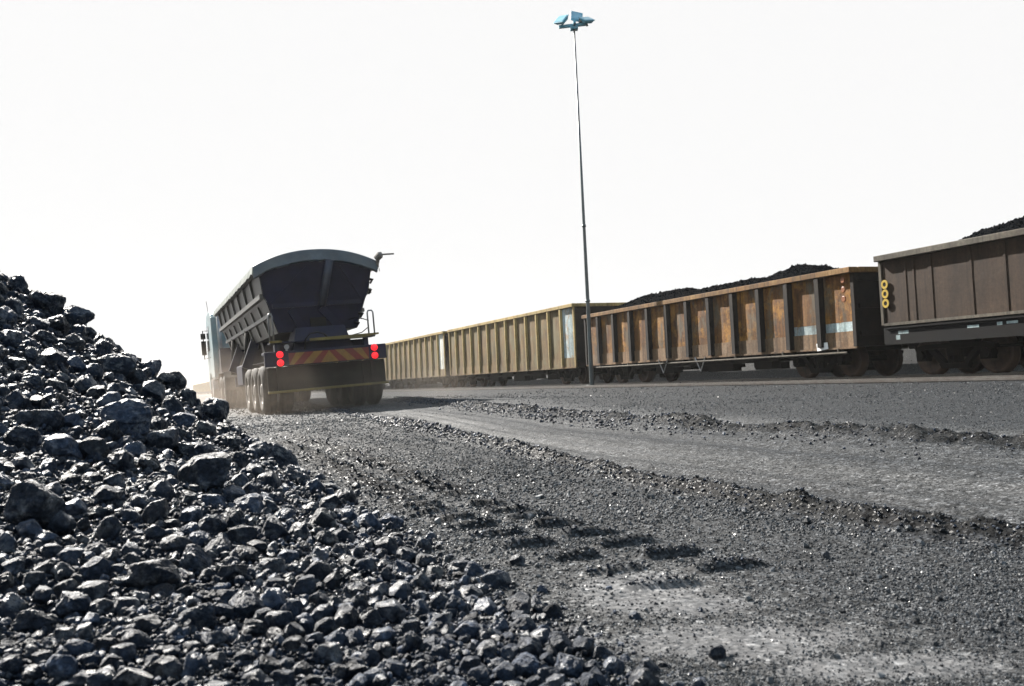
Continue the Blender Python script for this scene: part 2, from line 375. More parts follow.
def polyline(px):
    P = np.array([onplane(a, b)[:2] for a, b in px]); return P
R1 = polyline([(330, 408), (415, 427), (470, 440), (560, 462), (650, 485), (760, 507), (880, 530), (1024, 547), (1250, 578)])
R2 = polyline([(400, 402.5), (510, 411), (640, 424), (760, 434), (900, 443), (1024, 450), (1300, 468)])
R3 = polyline([(300, 432), (360, 444), (430, 462), (500, 478)])
TP = polyline([(235, 424), (320, 452), (395, 484), (480, 517), (560, 543), (640, 564), (720, 584), (800, 603), (920, 630)])
def pl_dist(x, y, P):
    """signed distance (positive to the right of the walk) and arc length along a polyline"""
    best = np.full(x.shape, 1e9); sg = np.zeros(x.shape); al = np.zeros(x.shape); acc = 0
    for a, b in zip(P[:-1], P[1:]):
        d = b - a; L = np.linalg.norm(d); d = d / L
        t = (x - a[0]) * d[0] + (y - a[1]) * d[1]; tc = np.clip(t, 0, L)
        dx = x - a[0] - tc * d[0]; dy = y - a[1] - tc * d[1]
        q = dx * dx + dy * dy; s_ = dx * d[1] - dy * d[0]
        mk = q < best; best = np.where(mk, q, best); sg = np.where(mk, np.sign(s_), sg); al = np.where(mk, acc + tc, al); acc += L
    return np.sqrt(best) * sg, al

def pile_d(x, y):
    wob = 0.16 * fbm(x * 0.9 + 3, y * 0.9, 3)
    return -0.939 * (x - 0.19) - 0.345 * (y - 1.35) + wob * sstep(2, 5, y)
def pile_h(x, y):
    d = pile_d(x, y)
    k = np.clip(0.205 * (y - 1.0), 0.03, 0.76)
    z = d * k
    z = np.where(d > 2.4, 2.4 * k - (d - 2.4) * 0.55, z)
    z = np.minimum(z, 1.75 + 0.2 * (z - 1.75))
    z = z * (1 - 0.34 * sstep(5.6, 7.8, y))
    z = z * (1 - sstep(8.3, 9.6, y)) - 0.12 * sstep(8.3, 9.6, y)
    return np.where(d < 0, d * 0.25, z)

_q = onplane(735, 588)
LUG_END = float(pl_dist(np.array([_q[0]]), np.array([_q[1]]), TP)[1][0])
def lug_mask(x, y):
    d, a = pl_dist(x, y, TP)
    side = np.where(d > 0, 0.5, 0.0)
    j = fbm(a * 3.0, d * 4 + side * 9, 2)
    ph = (a + 0.25 * d + 0.05 * j) / 0.2 + side
    k = np.clip(np.sin(2 * math.pi * ph) * 1.8 - 0.95, 0, 0.8) / 0.8 * sstep(-0.36, -0.24, fbm(np.floor(ph) * 3.7 + side * 11, np.floor(ph) * 1.3 + 2, 2))
    end = sstep(LUG_END + .1, LUG_END - .2, a)
    return k * end * sstep(0.23 + 0.05 * sstep(2.6, 4.5, y), 0.12, np.abs(d)) * sstep(0.015, 0.05, np.abs(d)) * (np.hypot(x, y) < 12)
PATCH = [(*onplane(a, b)[:2], rx, ry) for a, b, rx, ry in ((740, 642, .22, .13), (640, 592, .16, .2), (890, 668, .18, .07), (560, 640, .08, .1), (690, 605, .14, .1))]
def powder(x, y):
    f = np.zeros(np.shape(x))
    for a, b, rx, ry in PATCH: f = np.maximum(f, 1.1 * np.exp(-(((x - a) / rx) ** 2 + ((y - b) / ry) ** 2)))
    return np.clip(f * (1.0 + 1.2 * fbm(x * 5, y * 5, 3)), 0, 1)
def ground_z(x, y):
    r = np.hypot(x, y)
    z = 0.018 * fbm(x * 0.8, y * 0.8, 4) * sstep(0.5, 3, r) + 0.008 * fbm(x * 6, y * 6, 3) * sstep(30, 6, r) * 1.0
    # ridge at the edge of the road
    d, a = pl_dist(x, y, R1)
    hgt = 0.045 * (0.55 + 1.1 * np.clip(fbm(a * 3, a * 0 + 2, 3) + 0.45, 0, 1))
    z = z + hgt * np.exp(-(d / 0.06) ** 2) * sstep(16, 9, r) + 0.016 * sstep(0.08, -0.02, d * -1) * 0
    z = z + np.where(d > 0, 0.014 * np.exp(-d / 0.5), 0) * sstep(14, 8, r)
    z = z + 0.05 * fbm(x * 14, y * 14, 3) * np.exp(-(d / 0.11) ** 2) * sstep(16, 9, r)
    d, a = pl_dist(x, y, R2)
    z = z + (0.11 * (0.7 + fbm(a * 1.2, a * 0 + 9, 3)) + 0.07 * fbm(x * 7, y * 7, 3) + 0.06 * fbm(x * 19, y * 19, 3)) * np.exp(-(d / 0.22) ** 2) * sstep(40, 18, r)
    z = z + 0.03 * np.exp(-((d + 0.55) / 0.12) ** 2) * sstep(30, 10, r)
    d, a = pl_dist(x, y, R3)
    z = z + (0.03 + 0.05 * fbm(x * 7, y * 7, 3)) * np.exp(-(d / 0.25) ** 2)
    # wheel ruts on the road
    lat = (x - TR0[0]) * HN[0] + (y - TR0[1]) * HN[1]; lon = (x - TR0[0]) * HD[0] + (y - TR0[1]) * HD[1]
    d, a = pl_dist(x, y, R2)
    z = z + sstep(.25, .5, d) * sstep(2.6, 1.6, d) * 0.009 * np.sin(d * 26 + 3 * fbm(d * 2, a * .25, 3)) * (0.4 + 1.6 * np.clip(fbm(d * 3 + 5, a * .2, 3) + .3, 0, 1)) * sstep(25, 12, r)
    # tyre print: lugs across the path
    lm = lug_mask(x, y)
    z = z + lm * (0.026 + 0.02 * fbm(x * 13, y * 13, 2)) * sstep(12, 8, r)
    # the road is banked under the truck
    wt = sstep(5.5, 2.2, np.abs(lat)) * sstep(-8, -3, lon) * sstep(32, 22, lon)
    z = z * (1 - wt * 0.6) + wt * (math.tan(BANK) * np.clip(lat, -2.2, 2.2) + TR_REAR[2])
    # railway formation and the spill bank beyond it
    p = x * N[0] + y * N[1]
    z = z + 0.05 * sstep(10.2, 12.2, p) + 1.15 * sstep(TRACK + 1.5, TRACK + 4.0, p) * (0.8 + 0.5 * fbm(x * 0.25, y * 0.25, 3))
    z = z - 0.0 * p
    far = sstep(150, 400, r)
    return z * (1 - far)

def make_ground():
    fine = np.radians(np.linspace(-48, 48, 600))
    rest = np.radians(np.linspace(48, 312, 60)[1:-1])
    ang = np.concatenate([fine, rest])
    rad = np.concatenate([np.geomspace(0.35, 1.0, 14)[:-1], np.geomspace(1.0, 45, 880), np.geomspace(45, 3500, 70)[1:]])
    A, Rr = np.meshgrid(ang, rad)
    X = Rr * np.sin(A); Y = Rr * np.cos(A)
    Z = ground_z(X, Y)
    nr, na = X.shape
    V = np.stack([X, Y, Z], -1).reshape(-1, 3)
    V = np.vstack([V, [[0, 0, 0]]])
    i, j = np.meshgrid(np.arange(nr - 1), np.arange(na), indexing='ij')
    j2 = (j + 1) % na
    Q = np.stack([i * na + j, (i + 1) * na + j, (i + 1) * na + j2, i * na + j2], -1).reshape(-1, 4)
    cx = V[Q][:, :, :2].mean(1)
    d1, a1 = pl_dist(cx[:, 0], cx[:, 1], R1)
    p = cx[:, 0] * N[0] + cx[:, 1] * N[1]
    lat = (cx[:, 0] - TR0[0]) * HN[0] + (cx[:, 1] - TR0[1]) * HN[1]
    edge = np.where(cx[:, 1] < 9.5, d1 < -0.05, lat > -3.2)
    isroad = edge & (p < 10.6 + 0.3 * fbm(cx[:, 0], cx[:, 1], 2)) & (np.hypot(cx[:, 0], cx[:, 1]) < 420) & (cx[:, 1] > 0.2)
    tri = np.array([[len(V) - 1, (k + 1) % na, k] for k in range(na)])
    # dustiness per vertex; negative values also carry shade painted on ridges and lugs
    x, y = V[:, 0], V[:, 1]
    d1, a1 = pl_dist(x, y, R1); d2, a2 = pl_dist(x, y, R2)
    pv = x * N[0] + y * N[1]
    dust = sstep(0.0, -0.25, d1) * (y < 9.5) * 0.62
    latv = (x - TR0[0]) * HN[0] + (y - TR0[1]) * HN[1]
    dust = np.maximum(dust, sstep(-4.2, -2.8, latv) * (y >= 8.0) * 0.62)
    dust = dust * (1 - 0.75 * sstep(-0.8, -1.6, d2) * (np.hypot(x, y) < 60))
    dust = dust * (1 - 0.8 * np.exp(-(d2 / 0.30) ** 2)) * sstep(11.5, 9.5, pv)
    onroad = (dust > 0.3) * sstep(-0.2, .2, d2)
    dust = dust + onroad * (0.55 * np.sin(d2 * 6.5 + 2.0 * fbm(x * .4, y * .4, 2)) + 1.5 * fbm(d2 * 9, a2 * .12, 3) + 1.1 * fbm(d2 * 34 + 7, a2 * .3, 2)) * (0.7 + fbm(x * 1.5, y * 1.5, 3))
    dust = np.maximum(dust, 0.36 * (d1 > 0) * (y < 9.5)) - 0.42 * sstep(2.6, 4.5, y) * sstep(0, .2, d1) * sstep(16, 10, y)
    dust = dust + (0.12 * sstep(10.5, 12, pv) * sstep(TRACK, TRACK - 2, pv) - 0.62 * sstep(TRACK - 1, TRACK + 1.5, pv))
    dust = dust - 1.1 * np.exp(-((d1 - 0.02) / 0.06) ** 2) * (y < 12) - 1.1 * np.exp(-((d2 - 0.05) / 0.26) ** 2) * (0.65 + fbm(x * 3, y * 3, 3))      # black slack along the windrows, their shaded near side painted in too
    dust = dust - 0.24 * sstep(-0.6, -1.4, d2) * (np.hypot(x, y) < 60) * (pv < TRACK)
    dust = dust + 1.5 * powder(x, y)
    dust = dust - 0.45 * lug_mask(x, y)  # tread lugs coloured darker to stand in for their shadows
    for nm, msk, mt in (('ground', ~isroad, 'ground'), ('road', isroad, 'road')):
        q = Q[msk]; used = np.unique(q)
        mp = np.full(len(V), -1); mp[used] = np.arange(len(used))
        me = npmesh(nm, V[used], mp[q], mt, True)
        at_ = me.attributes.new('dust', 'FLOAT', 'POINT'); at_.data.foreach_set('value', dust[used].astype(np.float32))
        o = link(nm, me); o['kind'] = 'structure'
        if nm == 'ground': tag(o, 'grey coal-dusted gravel yard beside the pile and the train', 'ground')
        else: tag(o, 'pale dusty haul road the truck drives along', 'road')
make_ground()

# ------------------------------------------------------------------ lumps of coal
def ico(n):
    import bmesh
    b = bmesh.new(); bmesh.ops.create_icosphere(b, subdivisions=n, radius=1)
    b.verts.ensure_lookup_table()
    V = np.array([v.co[:] for v in b.verts]); Fc = np.array([[v.index for v in f.verts] for f in b.faces]); b.free()
    return V, Fc
def n3(P, s, seed):
    return (fbm(P[:, 0] * s + seed, P[:, 1] * s + P[:, 2] * s * 0.7 + seed, 3) + fbm(P[:, 2] * s - seed, P[:, 0] * s * .6 - P[:, 1] * s + seed, 3)) * 0.5
def smooth(V, Fc, it):
    for _ in range(it):
        A = np.zeros_like(V); c = np.zeros(len(V))
        for a, b in ((0, 1), (1, 2), (2, 0)):
            np.add.at(A, Fc[:, a], V[Fc[:, b]]); np.add.at(A, Fc[:, b], V[Fc[:, a]]); np.add.at(c, Fc[:, a], 1); np.add.at(c, Fc[:, b], 1)
        V = 0.45 * V + 0.55 * A / c[:, None]
    return V
def lump(n, seed, cuts=16, rough=0.07, sm=2, dlo=0.58):
    g = np.random.default_rng(seed)
    V, Fc = ico(n); V = V.copy()
    st = np.array([g.uniform(0.95, 1.3), g.uniform(0.8, 1.05), g.uniform(0.74, 1.0)])
    V *= 1 + 0.5 * n3(V, 0.9, seed * 2.3 % 40)[:, None]
    for k in range(cuts):
        zz = 1 - 2 * (k + .5) / cuts; ph_ = k * 2.39996 + seed; q = np.array([math.sqrt(1 - zz * zz) * math.cos(ph_), math.sqrt(1 - zz * zz) * math.sin(ph_), zz]) + g.normal(size=3) * 0.22
        q /= np.linalg.norm(q); d = g.uniform(dlo, 0.84)
        e = V @ q - d; V -= np.clip(e, 0, None)[:, None] * q
    V = smooth(V * st, Fc, sm)
    N_ = V / np.linalg.norm(V, axis=1)[:, None]
    rid = 1 - 2 * np.abs(n3(V, 2.6, seed * 1.7 % 50) * 2.2)
    V = V + N_ * (n3(V, 1.3, seed * 3.1 % 50) * rough * 3.0 + rid * rough * 0.35 + n3(V, 6.0, seed * 0.7 % 50) * rough * 2.0 + n3(V, 13.0, seed * 0.3 % 50) * rough * 1.5)[:, None]
    V /= np.abs(V).max()
    return V, Fc
BIG = [lump(5 if k < 10 else 4, 100 + k, int(rng.integers(11, 19)), 0.055 if k % 3 else 0.11, 3 if k < 10 else 1, 0.6) for k in range(18)]
MID = [lump(3, 200 + k, int(rng.integers(11, 17)), 0.075, 0, 0.6) for k in range(12)]
SML = [lump(2, 300 + k, int(rng.integers(8, 13)), 0.09, 0, 0.52) for k in range(14)]
phi = (1 + 5 ** .5) / 2
IV = np.array([(-1, phi, 0), (1, phi, 0), (-1, -phi, 0), (1, -phi, 0), (0, -1, phi), (0, 1, phi), (0, -1, -phi), (0, 1, -phi), (phi, 0, -1), (phi, 0, 1), (-phi, 0, -1), (-phi, 0, 1)]) / 1.9
IF = np.array([(0, 11, 5), (0, 5, 1), (0, 1, 7), (0, 7, 10), (0, 10, 11), (1, 5, 9), (5, 11, 4), (11, 10, 2), (10, 7, 6), (7, 1, 8), (3, 9, 4), (3, 4, 2), (3, 2, 6), (3, 6, 8), (3, 8, 9), (4, 9, 5), (2, 4, 11), (6, 2, 10), (8, 6, 7), (9, 8, 1)])
TINY = []
for k in range(16):
    g_ = np.random.default_rng(900 + k)
    TINY.append((IV * g_.uniform(0.55, 1.15, (12, 1)) * g_.uniform(0.55, 1.1, 3), IF))
TIN = TINY
def rand_rot(n):
    q = rng.normal(size=(n, 4)); q /= np.linalg.norm(q, axis=1)[:, None]
    a, b, c, d = q.T
    return np.stack([np.stack([1 - 2 * (c * c + d * d), 2 * (b * c - a * d), 2 * (b * d + a * c)], -1),
                     np.stack([2 * (b * c + a * d), 1 - 2 * (b * b + d * d), 2 * (c * d - a * b)], -1),
                     np.stack([2 * (b * d - a * c), 2 * (c * d + a * b), 1 - 2 * (b * b + c * c)], -1)], 1)
def scatter(T, pos, rad):
    """merged lumps: arrays of vertices and triangles"""
    Vs, Fs, off = [], [], 0
    kind = rng.integers(0, len(T), len(pos)); rot = rand_rot(len(pos))
    for k, (V, Fc) in enumerate(T):
        idx = np.where(kind == k)[0]
        if not len(idx): continue
        P = np.einsum('nij,vj->nvi', rot[idx], V) * rad[idx][:, None, None] + pos[idx][:, None, :]
        Vs.append(P.reshape(-1, 3)); Fs.append((Fc[None] + (np.arange(len(idx)) * len(V))[:, None, None] + off).reshape(-1, 3)); off += len(idx) * len(V)
    return Vs, Fs

def pile_hit(px, py):
    d = ray(px, py)
    Ys = np.concatenate([np.linspace(0.7, 5, 260), np.linspace(5, 12, 200)])
    X = d[:, 0:1] * Ys; Z = CAM[2] + d[:, 2:3] * Ys; Yy = np.broadcast_to(Ys, X.shape)
    H = np.maximum(pile_h(X, Yy), 0)
    hit = Z < H
    ok = hit.any(1); k = hit.argmax(1)
    Y = Ys[k]; x = d[:, 0] * Y
    return ok, x, Y, np.maximum(pile_h(x, Y), 0)

cand = []                                           # x, y, z, radius, apparent size
# named lumps read off the photograph: pixel, apparent diameter
special = [
    ((718, 655), 17, 'small lone coal lump sitting on open gravel away from the pile', False),
    ((214, 413), 29, 'rounded coal lump at the far foot of the pile, outlined against the road', True),
    ((74, 320), 33, 'boulder-like coal lump jutting out of the skyline of the pile', True),
    ((30, 512), 50, 'big black coal lump overhanging a deep shadow at the left edge', True),
    ((153, 582), 46, 'large bluish coal lump standing clear among smaller ones low on the pile', True),
    ((128, 425), 44, 'wide dark coal lump halfway up the slope, close under the skyline', True),
    ((205, 478), 52, 'broad rough coal lump in the middle of the slope', True),
]
sp = []
for (px, py), dia, lb, onp in special:
    if onp:
        ok, x, y, z = pile_hit(np.array([px], float), np.array([py + dia * 0.2]))
        if not ok[0]:
            ok, x, y, z = pile_hit(np.array([px], float), np.array([py + dia * 0.55]))
        p = np.array([x[0], y[0], z[0]])
    else:
        p = onplane(px, py + 4); p[2] = float(ground_z(np.array([p[0]]), np.array([p[1]]))[0])
    sp.append((p, dia * p[1] / F / 2, lb, onp))
used_px = [(a[0], a[1], d) for a, d, *_ in special]
def try_place(n, lo, hi, power, store, gap, xr=(-240, 760), yr=(262, 780)):
    px = rng.uniform(*xr, n); py = rng.uniform(*yr, n)
    ok, x, y, z = pile_hit(px, py)
    dia = lo * (hi / lo) ** (rng.random(n) ** power)
    d = pile_d(x, y)
    edge = sstep(-0.05, 0.10, d); dia = np.where((px > 280) & (dia > 30), dia * 0.72, dia) * (1 - 0.35 * sstep(5.5, 7.5, y))
    for k in range(n):
        if not ok[k] or y[k] > 9.3 or rng.random() > edge[k] * 0.97 + (0.03 * (d[k] > -0.16) if dia[k] < 16 else 0): continue
        g = dia[k] * gap; bad = False
        for q in store:
            if abs(q[0] - px[k]) < (g + q[2] * gap) / 2 and (q[0] - px[k]) ** 2 + ((q[1] - py[k]) * 1.25) ** 2 < ((g + q[2] * gap) / 2) ** 2: bad = True; break
        if bad: continue
        store.append((px[k], py[k], dia[k])); cand.append((x[k], y[k], z[k], dia[k] * y[k] / F / 2, dia[k], px[k], py[k]))
try_place(7000, 20, 36, 1.6, used_px, 0.76)
try_place(12000, 10, 20, 1.1, used_px, 0.78)
cand = np.array(cand)
inview = (cand[:, 5] > -10) & (cand[:, 5] < 1030) & (cand[:, 6] < 694)
order = np.argsort(-cand[:, 4] - 1000 * inview)
nind = min(292, int(inview.sum()))
big_meshes = [npmesh('coal_lump', V, Fc, 'coal', False) for V, Fc in BIG]
proto = []
def put_lump(p, rad, lb, sink=0.25, grp='coal lumps on the stockpile'):
    o = link('coal_lump', big_meshes[random.randrange(len(big_meshes))])
    o.location = (p[0], p[1], p[2] + rad * (1 - sink) * 0.55); o.scale = (rad * 1.2,) * 3
    o.rotation_euler = (random.uniform(-.6, .6), random.uniform(-.6, .6), random.uniform(0, 6.28))
    return tag(o, lb, 'coal lump', grp)
for p, rad, lb, onp in sp:
    put_lump(p, rad, lb, 0.0 if onp else 0.1)
for k in order[:nind]:
    c = cand[k]
    put_lump(c[:3], c[3], 'black angular coal lump wedged among many others on the pile')
rest = cand[order[nind:]]
# the rest of the heap: its surface of fines, and smaller lumps past counting
Vs, Fs, off = [], [], 0
def push(vs, fs):
    global off
    for a, b in zip(vs, fs): pass
    n = sum(len(a) for a in vs)
    for a in vs: Vs.append(a)
    for b in fs: Fs.append(b + off)
    off += n
gx, gy = np.meshgrid(np.linspace(-6.5, 1.0, 420), np.linspace(0.4, 10.2, 560))
gz = pile_h(gx, gy) + (0.05 * fbm(gx * 5, gy * 5, 4) + 0.018 * fbm(gx * 25, gy * 25, 3)) * sstep(0, 0.3, pile_d(gx, gy)) - 0.012
na = gx.shape[1]
i, j = np.meshgrid(np.arange(gx.shape[0] - 1), np.arange(na - 1), indexing='ij')
q = np.stack([i * na + j, i * na + j + 1, (i + 1) * na + j + 1, (i + 1) * na + j], -1).reshape(-1, 4)
q = q[(gz.ravel()[q] > -0.04).any(1)]
tri = np.vstack([q[:, [0, 1, 2]], q[:, [0, 2, 3]]])
push([np.stack([gx, gy, gz], -1).reshape(-1, 3)], [tri])
if len(rest): push(*scatter(MID, rest[:, :3] + np.array([0, 0, 1]) * (rest[:, 3:4] * 0.3), rest[:, 3] * 1.15))
def fill(n, lo, hi, T, lift, power=1.5, xr=(-260, 780)):
    px = rng.uniform(*xr, n); py = rng.uniform(262, 790, n)
    ok, x, y, z = pile_hit(px, py); d = pile_d(x, y)
    keep = ok & (y < 9.4) & (rng.random(n) < sstep(-0.10, 0.06, d) * 0.98 + 0.05 * (d > -0.5) * np.exp(np.clip(d, -1, 0) / 0.15))
    dia = lo * (hi / lo) ** (rng.random(n) ** power)
    dia = dia * y / F / 2
    z = z + (0.05 * fbm(x * 5, y * 5, 4)) * sstep(0, 0.3, d)
    pos = np.stack([x, y, z + dia * lift], -1)[keep]
    push(*scatter(T, pos, dia[keep] * 1.15))
fill(10000, 6, 13, SML, 0.45)
fill(95000, 2.0, 7.0, TIN, 0.7)
# world-spaced lumps on the parts of the heap the camera sees edge-on
n = 14000
x = rng.uniform(-6, 0.4, n); y = rng.uniform(0.8, 9.2, n); d = pile_d(x, y); k = d > 0.02
push(*scatter(TIN, np.stack([x, y, pile_h(x, y) + 0.01], -1)[k], (0.006 + 0.014 * rng.random(n) ** 2)[k]))
# and the flanks of the heap that this camera does not see
n = 60000
x = rng.uniform(-6.4, 0.4, n); y = rng.uniform(0.5, 9.6, n); z = pile_h(x, y); d = pile_d(x, y)
px, py = np.array([project(p) for p in np.stack([x, y, z], -1)]).T
Yh = np.full(n, -9.0); inb = (px > -250) & (px < 770) & (py > 262) & (py < 785)
ok_, xh, yh, zh = pile_hit(px[inb], py[inb]); Yh[inb] = np.where(ok_, yh, -9.0)
hid = (d > 0.0) & (z > 0.0) & (np.abs(Yh - y) > 0.18)
i1 = np.where(hid)[0]; i2 = i1[:8500]; i3 = i1[8500:]
r2 = 0.03 + 0.045 * rng.random(len(i2)) ** 2; push(*scatter(SML, np.stack([x[i2], y[i2], z[i2] - r2 * .35], -1), r2))
r3 = 0.012 + 0.022 * rng.random(len(i3)); push(*scatter(TIN, np.stack([x[i3], y[i3], z[i3] - r3 * .2], -1), r3))
pile = link('coal_pile', npmesh('coal_pile', np.vstack(Vs), np.vstack(Fs), 'coal', False))
tag(pile, 'sloping heap of black lump coal and fines at the roadside', 'coal pile', None, 'stuff')

# ------------------------------------------------------------------ loose gravel
def gravel():
    Vs2, Fs2, o2 = [], [], 0
    def g(n, yr, lo, hi, dens):
        nonlocal o2
        px = rng.uniform(-220, 1260, n); py = rng.uniform(*yr, n)
        hz = 396 - 0.047 * (px - 138)
        py = py - 0.047 * (px - 512)                # rows follow the tilted horizon
        ok = py > hz + 14
        px, py = px[ok], py[ok]
        P = onplane(px, py); x, y = P[:, 0], P[:, 1]
        ok = (pile_d(x, y) < 0.12) & (y > 0.9)
        d1, a1 = pl_dist(x, y, R1); d2, a2 = pl_dist(x, y, R2)
        road = (d1 < -0.04)
        keep = ok & (rng.random(len(x)) < np.where(road, 0.42 + 0.4 * sstep(-0.6, -1.2, d2), 1.0) * (1 - 0.85 * powder(x, y)) * (1 - 0.85 * lug_mask(x, y)) * (1 - 0.92 * np.exp(-((d1 - 0.03) / 0.06) ** 2)) * (0.45 + 0.55 * sstep(-0.15, 0.1, fbm(x * 2.2, y * 2.2 + 9, 3))))
        x, y, road, d2 = x[keep], y[keep], road[keep], d2[keep]
        dia = lo * (hi / lo) ** (rng.random(len(x)) ** 1.8) * y / F / 2 * np.where(road & (d2 > -0.6), 0.62, np.where(road, 1.0, 1.35))
        pos = np.stack([x, y, ground_z(x, y) + dia * 0.25], -1)
        vs, fs = scatter(TINY, pos, dia)
        k = sum(len(a) for a in vs)
        Vs2.extend(vs); Fs2.extend([b + o2 for b in fs]); o2 += k
    g(290000, (470, 740), 1.2, 3.6, 1)
    g(1500, (500, 740), 4, 10, 1)
    g(130000, (410, 480), 0.8, 2.4, 1)
    g(50000, (388, 415), 0.9, 2.4, 1)
    o = link('gravel', npmesh('gravel', np.vstack(Vs2), np.vstack(Fs2), 'gravel', False))
    tag(o, 'loose grey stone chips and coal crumbs strewn over the yard', 'gravel', None, 'stuff')
gravel()
def crumbs():
    P = []
    for L, n, wd, off_ in ((R1, 9000, .06, .02), (R2, 9000, .2, .05)):
        seg = np.linalg.norm(np.diff(L, axis=0), axis=1); k = rng.choice(len(seg), n, p=seg / seg.sum()) if L is R2 else rng.choice(len(seg), n, p=np.sqrt(seg) / np.sqrt(seg).sum())
        u = rng.random(n); a = L[k] + (L[k + 1] - L[k]) * u[:, None]; t_ = (L[k + 1] - L[k]) / seg[k][:, None]
        P.append(a + np.stack([t_[:, 1], -t_[:, 0]], -1) * (off_ + rng.normal(size=n) * wd)[:, None])
    q = onplane(rng.uniform(240, 860, 60000), rng.uniform(425, 640, 60000))[:, :2]; P.append(q[(lug_mask(q[:, 0], q[:, 1]) > .35) & (pile_d(q[:, 0], q[:, 1]) < 0)][:1800])
    P = np.vstack(P); P = P[(P[:, 1] > .8) & (P[:, 1] < 30)]
    rad = (0.003 + 0.010 * rng.random(len(P)) ** 3) * np.clip(P[:, 1] / 4.5, .55, 2.2)
    vs, fs = scatter(TINY, np.stack([P[:, 0], P[:, 1], ground_z(P[:, 0], P[:, 1]) + rad * .3], -1), rad)
    off2 = np.cumsum([0] + [len(a) for a in vs])[:-1]
    tag(link('coal_crumbs', npmesh('coal_crumbs', np.vstack(vs), np.vstack(fs), 'coal')), 'black crumbled coal lining the road edges and tyre tread ridges', 'coal crumbs', None, 'stuff')
crumbs()

# ------------------------------------------------------------------ railway tracks
def track(p0, s0, s1, z, label):
    root = empty('railway_track', tuple(N * p0 + U * s0 + np.array([0, 0, z - 0.14])), RZ_TRAIN, label=label, cat='railway track')
    for sx in (-0.57, 0.57):
        b = MB(); L = s1 - s0
        b.box(sx - 0.035, sx + 0.035, 0, L, 0.10, 0.14); b.box(sx - 0.01, sx + 0.01, 0, L, 0.02, 0.098); b.box(sx - 0.06, sx + 0.06, 0, L, 0.0, 0.018)
        b.build('rail', 'rail', root)
track(TRACK, -10, 420, 0.10, 'straight railway track carrying the train of open wagons')
track(SIDING, -8, 300, 0.11, 'empty railway track in front of the train, near the lamp pole')

# ------------------------------------------------------------------ wagons
WH = 0.43
def wheel_mesh():
    b = MB()
    b.lathe_x((0, 0, WH), [(0.07, 0.08), (0.065, 0.13), (0.02, 0.16), (0.01, WH - 0.09), (0.05, WH - 0.07), (0.055, WH), (-0.07, WH + .005), (-0.075, WH + 0.03), (-0.10, WH + 0.03), (-0.10, WH - 0.07), (-0.03, WH - 0.09), (-0.03, 0.15), (-0.09, 0.12), (-0.09, 0.08)], 32)
    return b.mesh('wheel', 'wheel', True)
ME_WHEEL = wheel_mesh()
def bogie_frame_mesh():
    b = MB()
    for s in (-1, 1):
        x0, x1 = (s * 0.80 - 0.06, s * 0.80 + 0.06)
        def pl(pts):
            b.prism([(x0, y, z) for y, z in pts], [(x1, y, z) for y, z in pts])
        pl([(-1.05, 0.60), (-0.75, 0.66), (0.75, 0.66), (1.05, 0.60), (1.05, 0.52), (0.7, 0.56), (-0.7, 0.56), (-1.05, 0.52)])
        pl([(-0.72, 0.555), (-0.55, 0.555), (-0.22, 0.24), (-0.36, 0.22)]); pl([(0.72, 0.555), (0.55, 0.555), (0.22, 0.24), (0.36, 0.22)])
        pl([(-0.40, 0.235), (0.40, 0.235), (0.34, 0.13), (-0.34, 0.13)])
        for yy in (-0.85, 0.85):
            b.box(x0 - 0.03 * (s < 0) , x1 + 0.03 * (s > 0), yy - 0.14, yy + 0.14, 0.30, 0.545)
            b.lathe_x((s * 0.90, yy, WH), [(-0.04, 0.10), (0.04, 0.10)] , 14)
        for yy in (-0.14, 0.0, 0.14):
            b.tube([(s * .8, yy, 0.24), (s * .8, yy, 0.55)], 0.055, 10)
    b.box(-0.85, 0.85, -0.18, 0.18, 0.40, 0.62)
    b.box(-0.5, 0.5, -0.25, 0.25, 0.62, 0.72)
    for yy in (-0.85, 0.85): b.tube([(-0.8, yy, WH), (0.8, yy, WH)], 0.07, 12)
    return b.mesh('side_frame', 'under')
ME_BOG = bogie_frame_mesh()
def add_bogie(root, y):
    bo = link('bogie', ME_BOG, root, (0, y, 0))
    for yy in (-0.85, 0.85):
        for s in (-1, 1):
            wl = link('wheel', ME_WHEEL, bo, (s * 0.56, yy, 0))
            if s > 0: wl.rotation_euler = (0, 0, 0)
            else: wl.rotation_euler = (0, 0, math.pi); wl.location = (-0.56, yy, 0)
    return bo

